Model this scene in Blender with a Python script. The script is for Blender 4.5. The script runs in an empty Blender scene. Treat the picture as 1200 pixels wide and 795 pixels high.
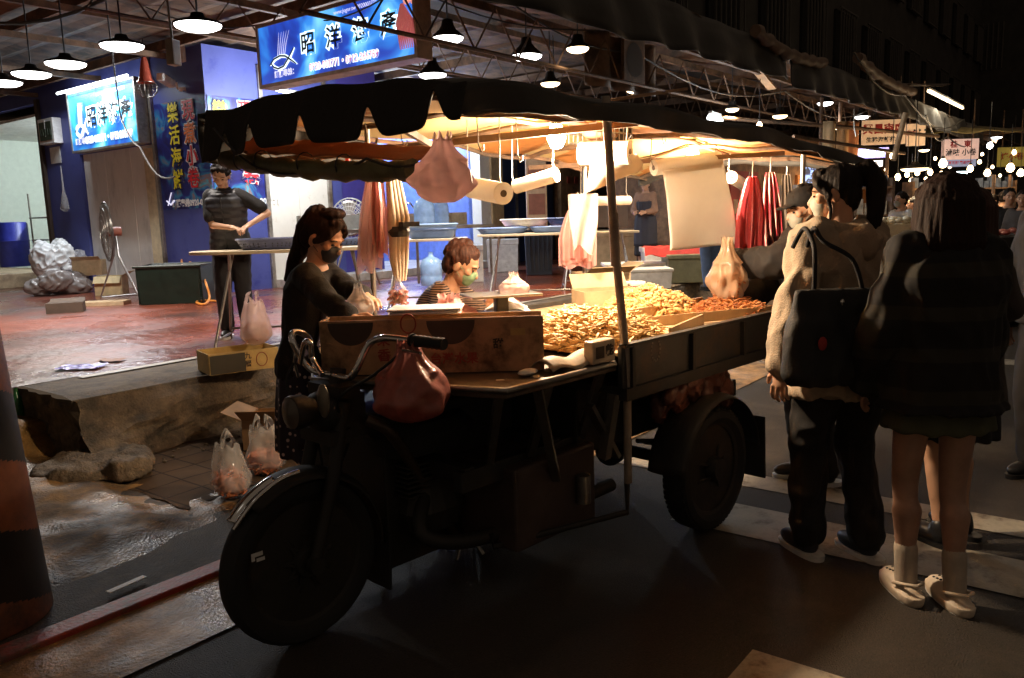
import bpy, bmesh, math, random
from math import sin, cos, pi, radians, sqrt
from mathutils import Vector, Matrix, noise
random.seed(7)
scn = bpy.context.scene
COL = scn.collection
V = Vector

# ---------------------------------------------------------------- camera
YAW, PITCH, ROLL, CAMH, FOC = radians(38), radians(8.6), radians(1.8), 1.5, 950.0
f0 = V((cos(YAW), sin(YAW), 0)); r0 = V((sin(YAW), -cos(YAW), 0)); zz = V((0, 0, 1))
fw = f0*cos(PITCH) - zz*sin(PITCH); up0 = f0*sin(PITCH) + zz*cos(PITCH)
rt = r0*cos(ROLL) - up0*sin(ROLL); up = up0*cos(ROLL) + r0*sin(ROLL)
cam_d = bpy.data.cameras.new('camera'); cam = bpy.data.objects.new('camera', cam_d); COL.objects.link(cam)
cam_d.sensor_width = 36; cam_d.lens = FOC/1200*36; cam_d.clip_start = .05; cam_d.clip_end = 500
CP = V((0, 0, CAMH))
M = Matrix((rt, up, -fw)).transposed().to_4x4(); M.translation = CP
cam.matrix_world = M
scn.camera = cam
# ---------------------------------------------------------------- world, moon-weak sun, exposure
w = bpy.data.worlds.new('World'); scn.world = w; w.use_nodes = True
nt = w.node_tree; bg = nt.nodes['Background']
sky = nt.nodes.new('ShaderNodeTexSky'); sky.sky_type = 'NISHITA'; sky.sun_disc = False
sky.sun_elevation = radians(-4); sky.sun_rotation = radians(200)
mixn = nt.nodes.new('ShaderNodeMix'); mixn.data_type = 'RGBA'; mixn.blend_type = 'ADD'; mixn.inputs[0].default_value = 1
nt.links.new(sky.outputs[0], mixn.inputs[6]); mixn.inputs[7].default_value = (.64, .46, .31, 1)   # orange city glow
nt.links.new(mixn.outputs[2], bg.inputs[0]); bg.inputs[1].default_value = .062
sun_d = bpy.data.lights.new('sun', 'SUN'); sun = bpy.data.objects.new('sun', sun_d); COL.objects.link(sun)
sun_d.energy = .006; sun_d.angle = radians(8); sun_d.color = (1, .9, .78); sun.rotation_euler = (radians(40), 0, radians(-60))
vs = scn.view_settings; vs.view_transform = 'Standard'; vs.look = 'None'; vs.exposure = 1.0; vs.gamma = 1
scn.cycles.use_denoising = True; scn.cycles.max_bounces = 6; scn.cycles.transparent_max_bounces = 12
scn.cycles.sample_clamp_indirect = 4; scn.cycles.caustics_reflective = False; scn.cycles.caustics_refractive = False

def ray(px, py): return fw + rt*((px-600)/FOC) + up*((397.5-py)/FOC)
def atd(px, py, dep): return CP + ray(px, py)*dep
def atz(px, py, z): d = ray(px, py); return CP + d*((z-CAMH)/d.z)
def aty(px, py, y): d = ray(px, py); return CP + d*(y/d.y)
def atx(px, py, x): d = ray(px, py); return CP + d*(x/d.x)

# ---------------------------------------------------------------- mesh helpers
def sm(pts, n=6):
    P = [V(p) for p in pts]; out = []
    for i in range(len(P)-1):
        a, b, c, d = P[max(i-1, 0)], P[i], P[i+1], P[min(i+2, len(P)-1)]
        for k in range(n):
            t = k/n; out.append(.5*((2*b)+(c-a)*t+(2*a-5*b+4*c-d)*t*t+(-a+3*b-3*c+d)*t**3))
    return out+[P[-1]]
class MB:
    def __init__(s): s.v = []; s.f = []; s.m = []; s.cur = 0
    def add(s, vs, fs):
        n = len(s.v); s.v += [tuple(v) for v in vs]; s.f += [tuple(i+n for i in f) for f in fs]; s.m += [s.cur]*len(fs); return s
    def box(s, c, d, rz=0, rx=0, ry=0, taper=1):
        R = Matrix.Rotation(rz, 3, 'Z') @ Matrix.Rotation(ry, 3, 'Y') @ Matrix.Rotation(rx, 3, 'X')
        vs = []
        for k in (-1, 1):
            t = taper if k < 0 else 1
            for (i, j) in ((-1, -1), (1, -1), (1, 1), (-1, 1)):
                vs.append(V(c) + R @ V((i*d[0]/2*t, j*d[1]/2*t, k*d[2]/2)))
        return s.add(vs, [(3, 2, 1, 0), (4, 5, 6, 7), (0, 1, 5, 4), (1, 2, 6, 5), (2, 3, 7, 6), (3, 0, 4, 7)])
    def bar(s, a, b, wd, h):           # square-section bar between two points
        a, b = V(a), V(b); d = (b-a); L = d.length; d.normalize()
        x = d.cross(zz); x = x.normalized() if x.length > 1e-4 else V((1, 0, 0)); y = x.cross(d).normalized()
        vs = [p + x*(i*wd/2) + y*(j*h/2) for p in (a, b) for (i, j) in ((-1, -1), (1, -1), (1, 1), (-1, 1))]
        return s.add(vs, [(0, 1, 2, 3), (7, 6, 5, 4), (1, 0, 4, 5), (2, 1, 5, 6), (3, 2, 6, 7), (0, 3, 7, 4)])
    def tube(s, pts, r, n=10, cap=True, closed=False):
        pts = [V(p) for p in pts]; m = len(pts)
        rs = r if isinstance(r, (list, tuple)) else [r]*m
        base = []; prev = None
        for i, p in enumerate(pts):
            if closed: d = pts[(i+1) % m]-pts[i-1]
            else: d = pts[min(i+1, m-1)]-pts[max(i-1, 0)]
            d.normalize()
            if prev is None:
                a = V((0, 0, 1)) if abs(d.z) < .9 else V((1, 0, 0)); x = d.cross(a).normalized()
            else:
                x = prev - d*prev.dot(d); x = x.normalized() if x.length > 1e-6 else d.orthogonal().normalized()
            y = d.cross(x); prev = x
            for k in range(n):
                t = 2*pi*k/n; base.append(p + (x*cos(t)+y*sin(t))*rs[i])
        fs = []
        for i in range(m if closed else m-1):
            for k in range(n):
                a = i*n+k; b = i*n+(k+1) % n; c = ((i+1) % m)*n+(k+1) % n; d = ((i+1) % m)*n+k
                fs.append((a, b, c, d))
        if cap and not closed: fs.append(tuple(range(n-1, -1, -1))); fs.append(tuple((m-1)*n+k for k in range(n)))
        return s.add(base, fs)
    def cyl(s, a, b, r, r2=None, n=16): return s.tube([a, b], [r, r if r2 is None else r2], n)
    def lathe(s, prof, c=(0, 0, 0), n=24, R=None, cap=False):
        vs = []; c = V(c)
        for (r, z) in prof:
            for k in range(n):
                t = 2*pi*k/n; p = V((r*cos(t), r*sin(t), z)); vs.append(c + (R @ p if R else p))
        fs = [(i*n+k, i*n+(k+1) % n, (i+1)*n+(k+1) % n, (i+1)*n+k) for i in range(len(prof)-1) for k in range(n)]
        if cap: fs.append(tuple(range(n-1, -1, -1))); fs.append(tuple((len(prof)-1)*n+k for k in range(n)))
        return s.add(vs, fs)
    def grid(s, nu, nv, fn):
        vs = [fn(i/(nu-1), j/(nv-1)) for j in range(nv) for i in range(nu)]
        fs = [(j*nu+i, j*nu+i+1, (j+1)*nu+i+1, (j+1)*nu+i) for j in range(nv-1) for i in range(nu-1)]
        return s.add(vs, fs)
    def ball(s, c, r, n=12, m=8, R=None):
        r = (r, r, r) if not hasattr(r, '__len__') else r; c = V(c); vs = []; 
        for j in range(1, m):
            ph = pi*j/m
            for k in range(n):
                t = 2*pi*k/n; p = V((r[0]*sin(ph)*cos(t), r[1]*sin(ph)*sin(t), r[2]*cos(ph))); vs.append(c + (R @ p if R else p))
        a = V((0, 0, r[2])); vs.append(c + (R @ a if R else a)); vs.append(c - (R @ a if R else a))
        T, B = len(vs)-2, len(vs)-1; fs = []
        for k in range(n):
            fs.append((T, k, (k+1) % n)); fs.append((B, (m-2)*n+(k+1) % n, (m-2)*n+k))
            for j in range(m-2): fs.append((j*n+k, (j+1)*n+k, (j+1)*n+(k+1) % n, j*n+(k+1) % n))
        return s.add(vs, fs)
    def loft(s, rings, n=16, p=2.0):    # rings: (centre, xvec, yvec) closed ends; p>2 squarer
        vs = []
        for (c, x, y) in rings:
            for k in range(n):
                t = 2*pi*k/n; ca, sa = cos(t), sin(t)
                vs.append(V(c) + V(x)*(math.copysign(abs(ca)**(2/p), ca)) + V(y)*(math.copysign(abs(sa)**(2/p), sa)))
        fs = [(i*n+k, i*n+(k+1) % n, (i+1)*n+(k+1) % n, (i+1)*n+k) for i in range(len(rings)-1) for k in range(n)]
        fs.append(tuple(range(n-1, -1, -1))); fs.append(tuple((len(rings)-1)*n+k for k in range(n)))
        return s.add(vs, fs)
    def mesh(s, name='mesh'):
        me = bpy.data.meshes.new(name); me.from_pydata(s.v, [], s.f); me.validate(); me.update(); return me
    def build(s, name, mat, parent=None, smooth=False, bevel=0, solid=0, angle=None, fix=True):
        me = s.mesh(name)
        mats = mat if isinstance(mat, (list, tuple)) else [mat]
        for q in mats: me.materials.append(q)
        if len(mats) > 1 and len(me.polygons) == len(s.m): me.polygons.foreach_set('material_index', s.m)
        if fix:
            bm = bmesh.new(); bm.from_mesh(me); bmesh.ops.recalc_face_normals(bm, faces=bm.faces); bm.to_mesh(me); bm.free()
        return link(name, me, parent, smooth, bevel, solid, angle)

def link(name, me, parent=None, smooth=False, bevel=0, solid=0, angle=None):
    o = bpy.data.objects.new(name, me); COL.objects.link(o)
    if parent: o.parent = parent
    if smooth:
        me.polygons.foreach_set('use_smooth', [True]*len(me.polygons))
        try: me.set_sharp_from_angle(angle=radians(angle or 50))
        except Exception: pass
    if solid:
        m = o.modifiers.new('thick', 'SOLIDIFY'); m.thickness = solid; m.offset = 0
    if bevel:
        m = o.modifiers.new('edge', 'BEVEL'); m.width = bevel; m.segments = 2; m.limit_method = 'ANGLE'; m.angle_limit = radians(40)
    return o

def tag(o, label=None, cat=None, group=None, kind=None):
    if label: o['label'] = label
    if cat: o['category'] = cat
    if group: o['group'] = group
    if kind: o['kind'] = kind
    return o
def thing(name, label, cat, loc=(0, 0, 0), rz=0, group=None):
    o = bpy.data.objects.new(name, None); o.empty_display_size = .1; COL.objects.link(o)
    o.location = loc; o.rotation_euler = (0, 0, rz); return tag(o, label, cat, group)
def dup(root, loc, rz=None, label=None, group=None):
    def cp(o, par):
        c = o.copy(); COL.objects.link(c); c.parent = par
        for k in kids.get(o.name, []): cp(k, c)
        return c
    kids = {}
    for o in bpy.data.objects:
        if o.parent: kids.setdefault(o.parent.name, []).append(o)
    r = cp(root, None); r.location = loc
    if rz is not None: r.rotation_euler = (0, 0, rz)
    if label: r['label'] = label
    if group: r['group'] = group
    return r
def struct(o): o['kind'] = 'structure'; return o

# ---------------------------------------------------------------- materials
MC = {}
def mat(name, col, rough=.6, metal=0, var=.25, scale=8, bump=0, bscale=60, emit=None, estr=0, trans=0, alpha=1, spec=.5, coat=0, wet=0, sheen=0, dirt=None, dscale=2.5, damt=.5, transl=0, stretch=None):
    if name in MC: return MC[name]
    m = bpy.data.materials.new(name); MC[name] = m; m.use_nodes = True; t = m.node_tree; b = t.nodes['Principled BSDF']
    L = t.links.new; N = t.nodes.new
    tc = N('ShaderNodeTexCoord'); src = tc.outputs['Object']
    if stretch:
        mp = N('ShaderNodeMapping'); mp.inputs['Scale'].default_value = stretch; L(src, mp.inputs[0]); src = mp.outputs[0]
    n1 = N('ShaderNodeTexNoise'); n1.inputs['Scale'].default_value = scale; n1.inputs['Detail'].default_value = 5; n1.inputs['Roughness'].default_value = .65; L(src, n1.inputs['Vector'])
    cr = N('ShaderNodeValToRGB'); L(n1.outputs[0], cr.inputs[0])
    cr.color_ramp.elements[0].position = .3; cr.color_ramp.elements[1].position = .7
    cr.color_ramp.elements[0].color = (*[c*(1-var) for c in col], 1); cr.color_ramp.elements[1].color = (*[min(1, c*(1+var*.6)) for c in col], 1)
    out = cr.outputs[0]
    if dirt:
        n2 = N('ShaderNodeTexNoise'); n2.inputs['Scale'].default_value = dscale; n2.inputs['Detail'].default_value = 7; n2.inputs['Roughness'].default_value = .7; L(src, n2.inputs['Vector'])
        c2 = N('ShaderNodeValToRGB'); L(n2.outputs[0], c2.inputs[0]); c2.color_ramp.elements[0].position = .62-damt*.3; c2.color_ramp.elements[1].position = .8-damt*.3
        mx = N('ShaderNodeMix'); mx.data_type = 'RGBA'; L(c2.outputs[0], mx.inputs[0]); L(out, mx.inputs[6]); mx.inputs[7].default_value = (*dirt, 1); out = mx.outputs[2]
    L(out, b.inputs['Base Color'])
    b.inputs['Metallic'].default_value = metal; b.inputs['Roughness'].default_value = rough; b.inputs['Specular IOR Level'].default_value = spec
    if wet:
        n3 = N('ShaderNodeTexNoise'); n3.inputs['Scale'].default_value = wet; n3.inputs['Detail'].default_value = 4; L(src, n3.inputs['Vector'])
        c3 = N('ShaderNodeValToRGB'); L(n3.outputs[0], c3.inputs[0]); c3.color_ramp.elements[0].position = .42; c3.color_ramp.elements[1].position = .6
        c3.color_ramp.elements[0].color = (.2, .2, .2, 1); c3.color_ramp.elements[1].color = (rough, rough, rough, 1)
        L(c3.outputs[0], b.inputs['Roughness'])
    else:
        mr = N('ShaderNodeMapRange'); L(n1.outputs[0], mr.inputs[0]); mr.inputs[3].default_value = max(.02, rough*.8); mr.inputs[4].default_value = min(1, rough*1.2); L(mr.outputs[0], b.inputs['Roughness'])
    if bump:
        nb = N('ShaderNodeTexNoise'); nb.inputs['Scale'].default_value = bscale; nb.inputs['Detail'].default_value = 3; L(src, nb.inputs['Vector'])
        bp = N('ShaderNodeBump'); bp.inputs['Strength'].default_value = bump; bp.inputs['Distance'].default_value = .01; L(nb.outputs[0], bp.inputs['Height']); L(bp.outputs[0], b.inputs['Normal'])
    if emit: b.inputs['Emission Color'].default_value = (*emit, 1); b.inputs['Emission Strength'].default_value = estr
    if trans: b.inputs['Transmission Weight'].default_value = trans
    if coat: b.inputs['Coat Weight'].default_value = coat
    if sheen: b.inputs['Sheen Weight'].default_value = sheen
    if alpha < 1: b.inputs['Alpha'].default_value = alpha
    if transl:
        tl = N('ShaderNodeBsdfTranslucent'); L(out, tl.inputs[0]); ms = N('ShaderNodeMixShader'); ms.inputs[0].default_value = transl
        L(b.outputs[0], ms.inputs[1]); L(tl.outputs[0], ms.inputs[2]); L(ms.outputs[0], t.nodes['Material Output'].inputs[0])
    return m
def emis(name, col, s):
    if name in MC: return MC[name]
    m = bpy.data.materials.new(name); MC[name] = m; m.use_nodes = True; t = m.node_tree; b = t.nodes['Principled BSDF']
    b.inputs['Base Color'].default_value = (.8, .8, .8, 1); b.inputs['Emission Color'].default_value = (*col, 1); b.inputs['Emission Strength'].default_value = s; return m
def pattern(name, kind, c1, c2, scale=20, thr=.5, axis='Z', rough=.7, estr=0, bump=0, width=.05):
    """two-colour woven or printed patterns: stripes, dots, tiles, brick"""
    if name in MC: return MC[name]
    m = bpy.data.materials.new(name); MC[name] = m; m.use_nodes = True; t = m.node_tree; b = t.nodes['Principled BSDF']; L = t.links.new; N = t.nodes.new
    tc = N('ShaderNodeTexCoord'); b.inputs['Roughness'].default_value = rough
    if kind == 'stripes':
        wv = N('ShaderNodeTexWave'); wv.wave_type = 'BANDS'; wv.bands_direction = axis; wv.inputs['Scale'].default_value = scale; wv.inputs['Distortion'].default_value = .6; wv.inputs['Detail Scale'].default_value = 1.5; src = wv.outputs['Fac']; L(tc.outputs['Object'], wv.inputs[0])
    elif kind == 'dots':
        wv = N('ShaderNodeTexVoronoi'); wv.inputs['Scale'].default_value = scale; src = wv.outputs['Distance']; L(tc.outputs['Object'], wv.inputs['Vector'])
    elif kind == 'brick':
        wv = N('ShaderNodeTexBrick'); wv.inputs['Scale'].default_value = scale; wv.inputs['Mortar Size'].default_value = width; wv.offset = 0; wv.inputs['Brick Width'].default_value = 1; wv.inputs['Row Height'].default_value = 1
        wv.inputs['Color1'].default_value = (1, 1, 1, 1); wv.inputs['Color2'].default_value = (.75, .75, .75, 1); wv.inputs['Mortar'].default_value = (0, 0, 0, 1); src = wv.outputs['Color']; L(tc.outputs['Object'], wv.inputs['Vector'])
    cr = N('ShaderNodeValToRGB'); L(src, cr.inputs[0]); cr.color_ramp.elements[0].position = thr-.04; cr.color_ramp.elements[1].position = thr+.04
    cr.color_ramp.elements[0].color = (*c1, 1); cr.color_ramp.elements[1].color = (*c2, 1)
    nz = N('ShaderNodeTexNoise'); nz.inputs['Scale'].default_value = 3; nz.inputs['Detail'].default_value = 6; L(tc.outputs['Object'], nz.inputs['Vector'])
    mr = N('ShaderNodeMapRange'); L(nz.outputs[0], mr.inputs[0]); mr.inputs[1].default_value = .3; mr.inputs[2].default_value = .7; mr.inputs[3].default_value = .7; mr.inputs[4].default_value = 1.1
    mx = N('ShaderNodeMix'); mx.data_type = 'RGBA'; mx.blend_type = 'MULTIPLY'; mx.inputs[0].default_value = 1; L(cr.outputs[0], mx.inputs[6]); L(mr.outputs[0], mx.inputs[7])
    L(mx.outputs[2], b.inputs['Base Color'])
    if bump:
        bp = N('ShaderNodeBump'); bp.inputs['Strength'].default_value = bump; bp.inputs['Distance'].default_value = .01; L(src, bp.inputs['Height']); L(bp.outputs[0], b.inputs['Normal'])
    if estr: L(mx.outputs[2], b.inputs['Emission Color']); b.inputs['Emission Strength'].default_value = estr
    return m

STEEL = mat('worn_steel', (.35, .33, .3), .38, .9, dirt=(.12, .08, .05), damt=.3)
CHROME = mat('chrome', (.75, .75, .75), .12, 1, var=.1)
DKST = mat('dark_painted_steel', (.03, .027, .024), .6, .1, bump=.1, dirt=(.07, .045, .03), damt=.3)
BEDST = mat('bed_side_steel', (.06, .06, .06), .5, .5, bump=.1, dirt=(.1, .07, .05), damt=.35, dscale=5)
RUBBER = mat('black_rubber', (.02, .02, .02), .75, bump=.2)
CARD = mat('carton_brown', (.36, .22, .11), .8, bump=.05, dirt=(.2, .11, .05), damt=.3)
CARD2 = mat('carton_pale', (.55, .42, .26), .8, dirt=(.4, .28, .16), damt=.3)
CARDY = mat('carton_yellow', (.52, .36, .13), .75)
WHITE = mat('white_foam', (.8, .8, .78), .55, bump=.1, dirt=(.5, .46, .4), damt=.1)
PAPER = mat('white_paper_roll', (.82, .8, .74), .6, var=.04, transl=.3)
CORE = mat('roll_core', (.08, .07, .06), .8)
BLUEW = mat('blue_wall', (.075, .095, .34), .5, var=.15, scale=2, dirt=(.03, .04, .25), damt=.2)
PURPW = mat('violet_wall', (.06, .05, .30), .5, var=.15)
ALU = mat('aluminium_frame', (.45, .42, .38), .4, .7, dirt=(.2, .17, .14))
SHUT = mat('scuffed_white_metal', (.88, .88, .85), .5, var=.06, dirt=(.6, .6, .58), damt=.3, dscale=3, stretch=(1, 1, .35))
CREAM = mat('cream_paint', (.72, .62, .42), .5)
DOORW = mat('white_door_paint', (.82, .8, .72), .45, var=.05, dirt=(.5, .42, .3), damt=.12)
ROOM = mat('pale_green_wall', (.66, .72, .64), .6, var=.08)
TILE = None
TARP = mat('dark_tarp', (.026, .022, .018), .65, bump=.5, bscale=9, sheen=.2)
TARPG = mat('olive_tarp', (.20, .18, .08), .5, bump=.6, bscale=14, dirt=(.03, .03, .02))
TARPO = mat('orange_tarp', (.50, .21, .06), .55, var=.35, scale=4, bump=.5, bscale=7, transl=.1)
TARPC = mat('cream_tarp', (.60, .43, .2), .5, var=.15, scale=3, bump=.3, bscale=6, transl=.1)
TARPR = mat('red_tarp', (.5, .18, .09), .6, bump=.7, bscale=12)
PINK = mat('pink_plastic', (.88, .50, .46), .3, var=.12, scale=12, bump=.4, bscale=25, transl=.35)
PINKC = mat('clear_pink_plastic', (.88, .66, .6), .22, var=.1, bump=.5, bscale=22, transl=.3, alpha=.55)
RED = mat('red_plastic', (.40, .05, .06), .35, bump=.4, bscale=30, transl=.2)
CLEAR = mat('clear_plastic', (.8, .78, .76), .15, bump=.6, bscale=18, alpha=.35)
WBAG = mat('white_plastic', (.88, .9, .92), .4, bump=.5, bscale=9)
WOOD = mat('table_top_board', (.62, .5, .34), .4, var=.12)
GREENP = mat('dark_green_plastic', (.006, .016, .011), .35, var=.3)
BLUEP = mat('blue_plastic', (.12, .2, .42), .35, var=.15)
BLUEL = mat('pale_blue_plastic', (.3, .45, .7), .3, var=.15)
ORANGE = mat('orange_hose_rubber', (.75, .28, .05), .4)
FOODY = mat('fried_squid', (.82, .56, .25), .5, var=.25, scale=25, bump=.5, bscale=90, dirt=(.5, .22, .05), dscale=18, damt=.25)
POSTM = mat('tarnished_post', (.42, .34, .27), .4, .35, dirt=(.2, .12, .08), damt=.3)
FOODR = mat('shredded_squid', (.55, .22, .07), .45, var=.35, scale=25, dirt=(.3, .07, .02), dscale=20)
BLACKP = mat('black_plastic', (.02, .02, .022), .4)
CEIL = mat('sooty_ceiling', (.15, .088, .05), .8, var=.4, scale=3, dirt=(.03, .022, .016), damt=.6)
BEAM = mat('rusty_beam', (.17, .10, .06), .75, .1, var=.5, dirt=(.05, .035, .025))
FAC = mat('night_facade', (.05, .045, .04), .85, var=.5, scale=2)
# ---------------------------------------------------------------- text
def text_mesh(s, size, bold=0, align='CENTER', ext=.0015, spacing=1, xs=1):
    c = bpy.data.curves.new('txt', 'FONT'); c.body = s; c.size = size; c.align_x = align; c.align_y = 'CENTER'
    c.offset = bold; c.extrude = ext; c.space_character = spacing; c.resolution_u = 3
    o = bpy.data.objects.new('txt', c); COL.objects.link(o)
    bpy.context.view_layer.update()
    me = bpy.data.meshes.new_from_object(o.evaluated_get(bpy.context.evaluated_depsgraph_get()))
    bpy.data.objects.remove(o)
    if xs != 1: me.transform(Matrix.Diagonal((xs, 1, 1, 1)))
    return me
def put_text(name, s, size, mt, parent, p, Rm, bold=0, **k):
    """Rm: 3x3 whose columns are text right, text up, outward normal; p in parent's frame"""
    me = text_mesh(s, size, bold, **k); T = Rm.to_4x4(); T.translation = V(p); me.transform(T)
    me.materials.clear(); me.materials.append(mt)
    return link(name, me, parent)

# ---------------------------------------------------------------- remeshed organic forms
def remesh(mb, vox=.012, smooth=3, fn=None):
    me = mb.mesh('tmp'); o = bpy.data.objects.new('tmp', me); COL.objects.link(o)
    m = o.modifiers.new('r', 'REMESH'); m.mode = 'VOXEL'; m.voxel_size = vox; m.use_smooth_shade = True
    if smooth: s = o.modifiers.new('s', 'SMOOTH'); s.factor = .5; s.iterations = smooth
    bpy.context.view_layer.update()
    r = bpy.data.meshes.new_from_object(o.evaluated_get(bpy.context.evaluated_depsgraph_get()))
    bpy.data.objects.remove(o); bpy.data.meshes.remove(me)
    if fn:
        r.update(); ns = [v.normal.copy() for v in r.vertices]
        for v, nn in zip(r.vertices, ns): v.co = fn(v.co, nn)
    r.polygons.foreach_set('use_smooth', [True]*len(r.polygons)); r.update()
    return r
def wrinkle(amp, sc=(9, 9, 5), seed=0):
    def fn(co, n):
        q = V((co.x*sc[0]+seed, co.y*sc[1], co.z*sc[2])); a = noise.noise(q) + .5*noise.noise(q*2.3)
        a = 1-abs(a)*2.2
        return co + n*amp*a
    return fn
def strands(amp=.004, fx=55, fz=4):
    def fn(co, n): return co + n*(amp*noise.noise(V((co.x*fx, co.y*fx, co.z*fz))) + amp*1.4*noise.noise(V((co.x*fx*.35, co.y*fx*.35, co.z*fz*.6))))
    return fn
def cap(mb, a, b, r0, r1, n=12):
    """tapered capsule, closed"""
    a, b = V(a), V(b); d = (b-a); L = max(d.length, 1e-4); d.normalize()
    pts = []; rs = []
    for t in (89, 60, 30): pts.append(a - d*r0*sin(radians(t))); rs.append(r0*cos(radians(t)))
    pts += [a, b]; rs += [r0, r1]
    for t in (30, 60, 89): pts.append(b + d*r1*sin(radians(t))); rs.append(r1*cos(radians(t)))
    mb.tube(pts, rs, n)
def chain(mb, pts, rs, n=12):
    for i in range(len(pts)-1): cap(mb, pts[i], pts[i+1], rs[i], rs[i+1], n)

SKIN = mat('skin', (.58, .33, .21), .5, var=.08, bump=.05); SKINP = mat('skin_pale', (.66, .42, .31), .5, var=.08)
HAIRB = mat('black_hair', (.014, .009, .007), .6, spec=.2, var=.4, scale=30, bump=.3, bscale=50, stretch=(6, 6, .6))
HAIRR = mat('brown_hair', (.05, .018, .012), .6, spec=.25, var=.5, scale=30, bump=.3, bscale=50, stretch=(6, 6, .6))
HAIRD = mat('dark_brown_hair', (.024, .011, .008), .65, spec=.15, var=.4, scale=30, bump=.3, bscale=50, stretch=(6, 6, .6))
EYE = mat('eye_dark', (.015, .01, .008), .15); LIP = mat('lips', (.45, .16, .13), .4)

def ik(S, T, a, b, hint):
    S, T = V(S), V(T); d = T-S; L = min(d.length, (a+b)*.998); d = d.normalized()
    T = S + d*L; x = (a*a - b*b + L*L)/(2*L); h = sqrt(max(a*a-x*x, 0))
    hv = V(hint) - d*V(hint).dot(d); hv = hv.normalized() if hv.length > 1e-5 else d.orthogonal().normalized()
    return S + d*x + hv*h, T
def hand(mb, W, d, n, side, curl=.5, s=1):
    """W wrist, d pointing direction, n palm normal (palm faces n), side=+1 right"""
    d = V(d).normalized(); n = V(n) - d*V(n).dot(d); n.normalize(); x = d.cross(n)*side    # x towards thumb side
    R = Matrix((x, n, d)).transposed()
    mb.ball(W + d*.045*s, (.038*s, .016*s, .052*s), 12, 8, R); cap(mb, W - d*.02*s, W+d*.02*s, .025*s, .026*s)
    for k, (ox, Lf) in enumerate(((.03, .068), (.01, .076), (-.011, .07), (-.03, .055))):
        p = W + d*.082*s + x*ox*s; dd = (d + x*ox*2.2).normalized(); r = .0088*s
        for j, fr in enumerate((.45, .32, .25)):
            an = curl*(.35+.55*j); q = p + (dd*cos(an) + n*sin(an))*Lf*fr*s*1.05; cap(mb, p, q, r, r*.93, 8); p = q; r *= .93
    p = W + d*.025*s + x*.03*s; t1 = (x*.8 + d*.7 + n*.25).normalized(); q = p + t1*.036*s; cap(mb, p, q, .012*s, .0105*s, 8)
    cap(mb, q, q + (x*.3 + d*.85 + n*(.2+curl*.5)).normalized()*.03*s, .0105*s, .009*s, 8)

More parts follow.
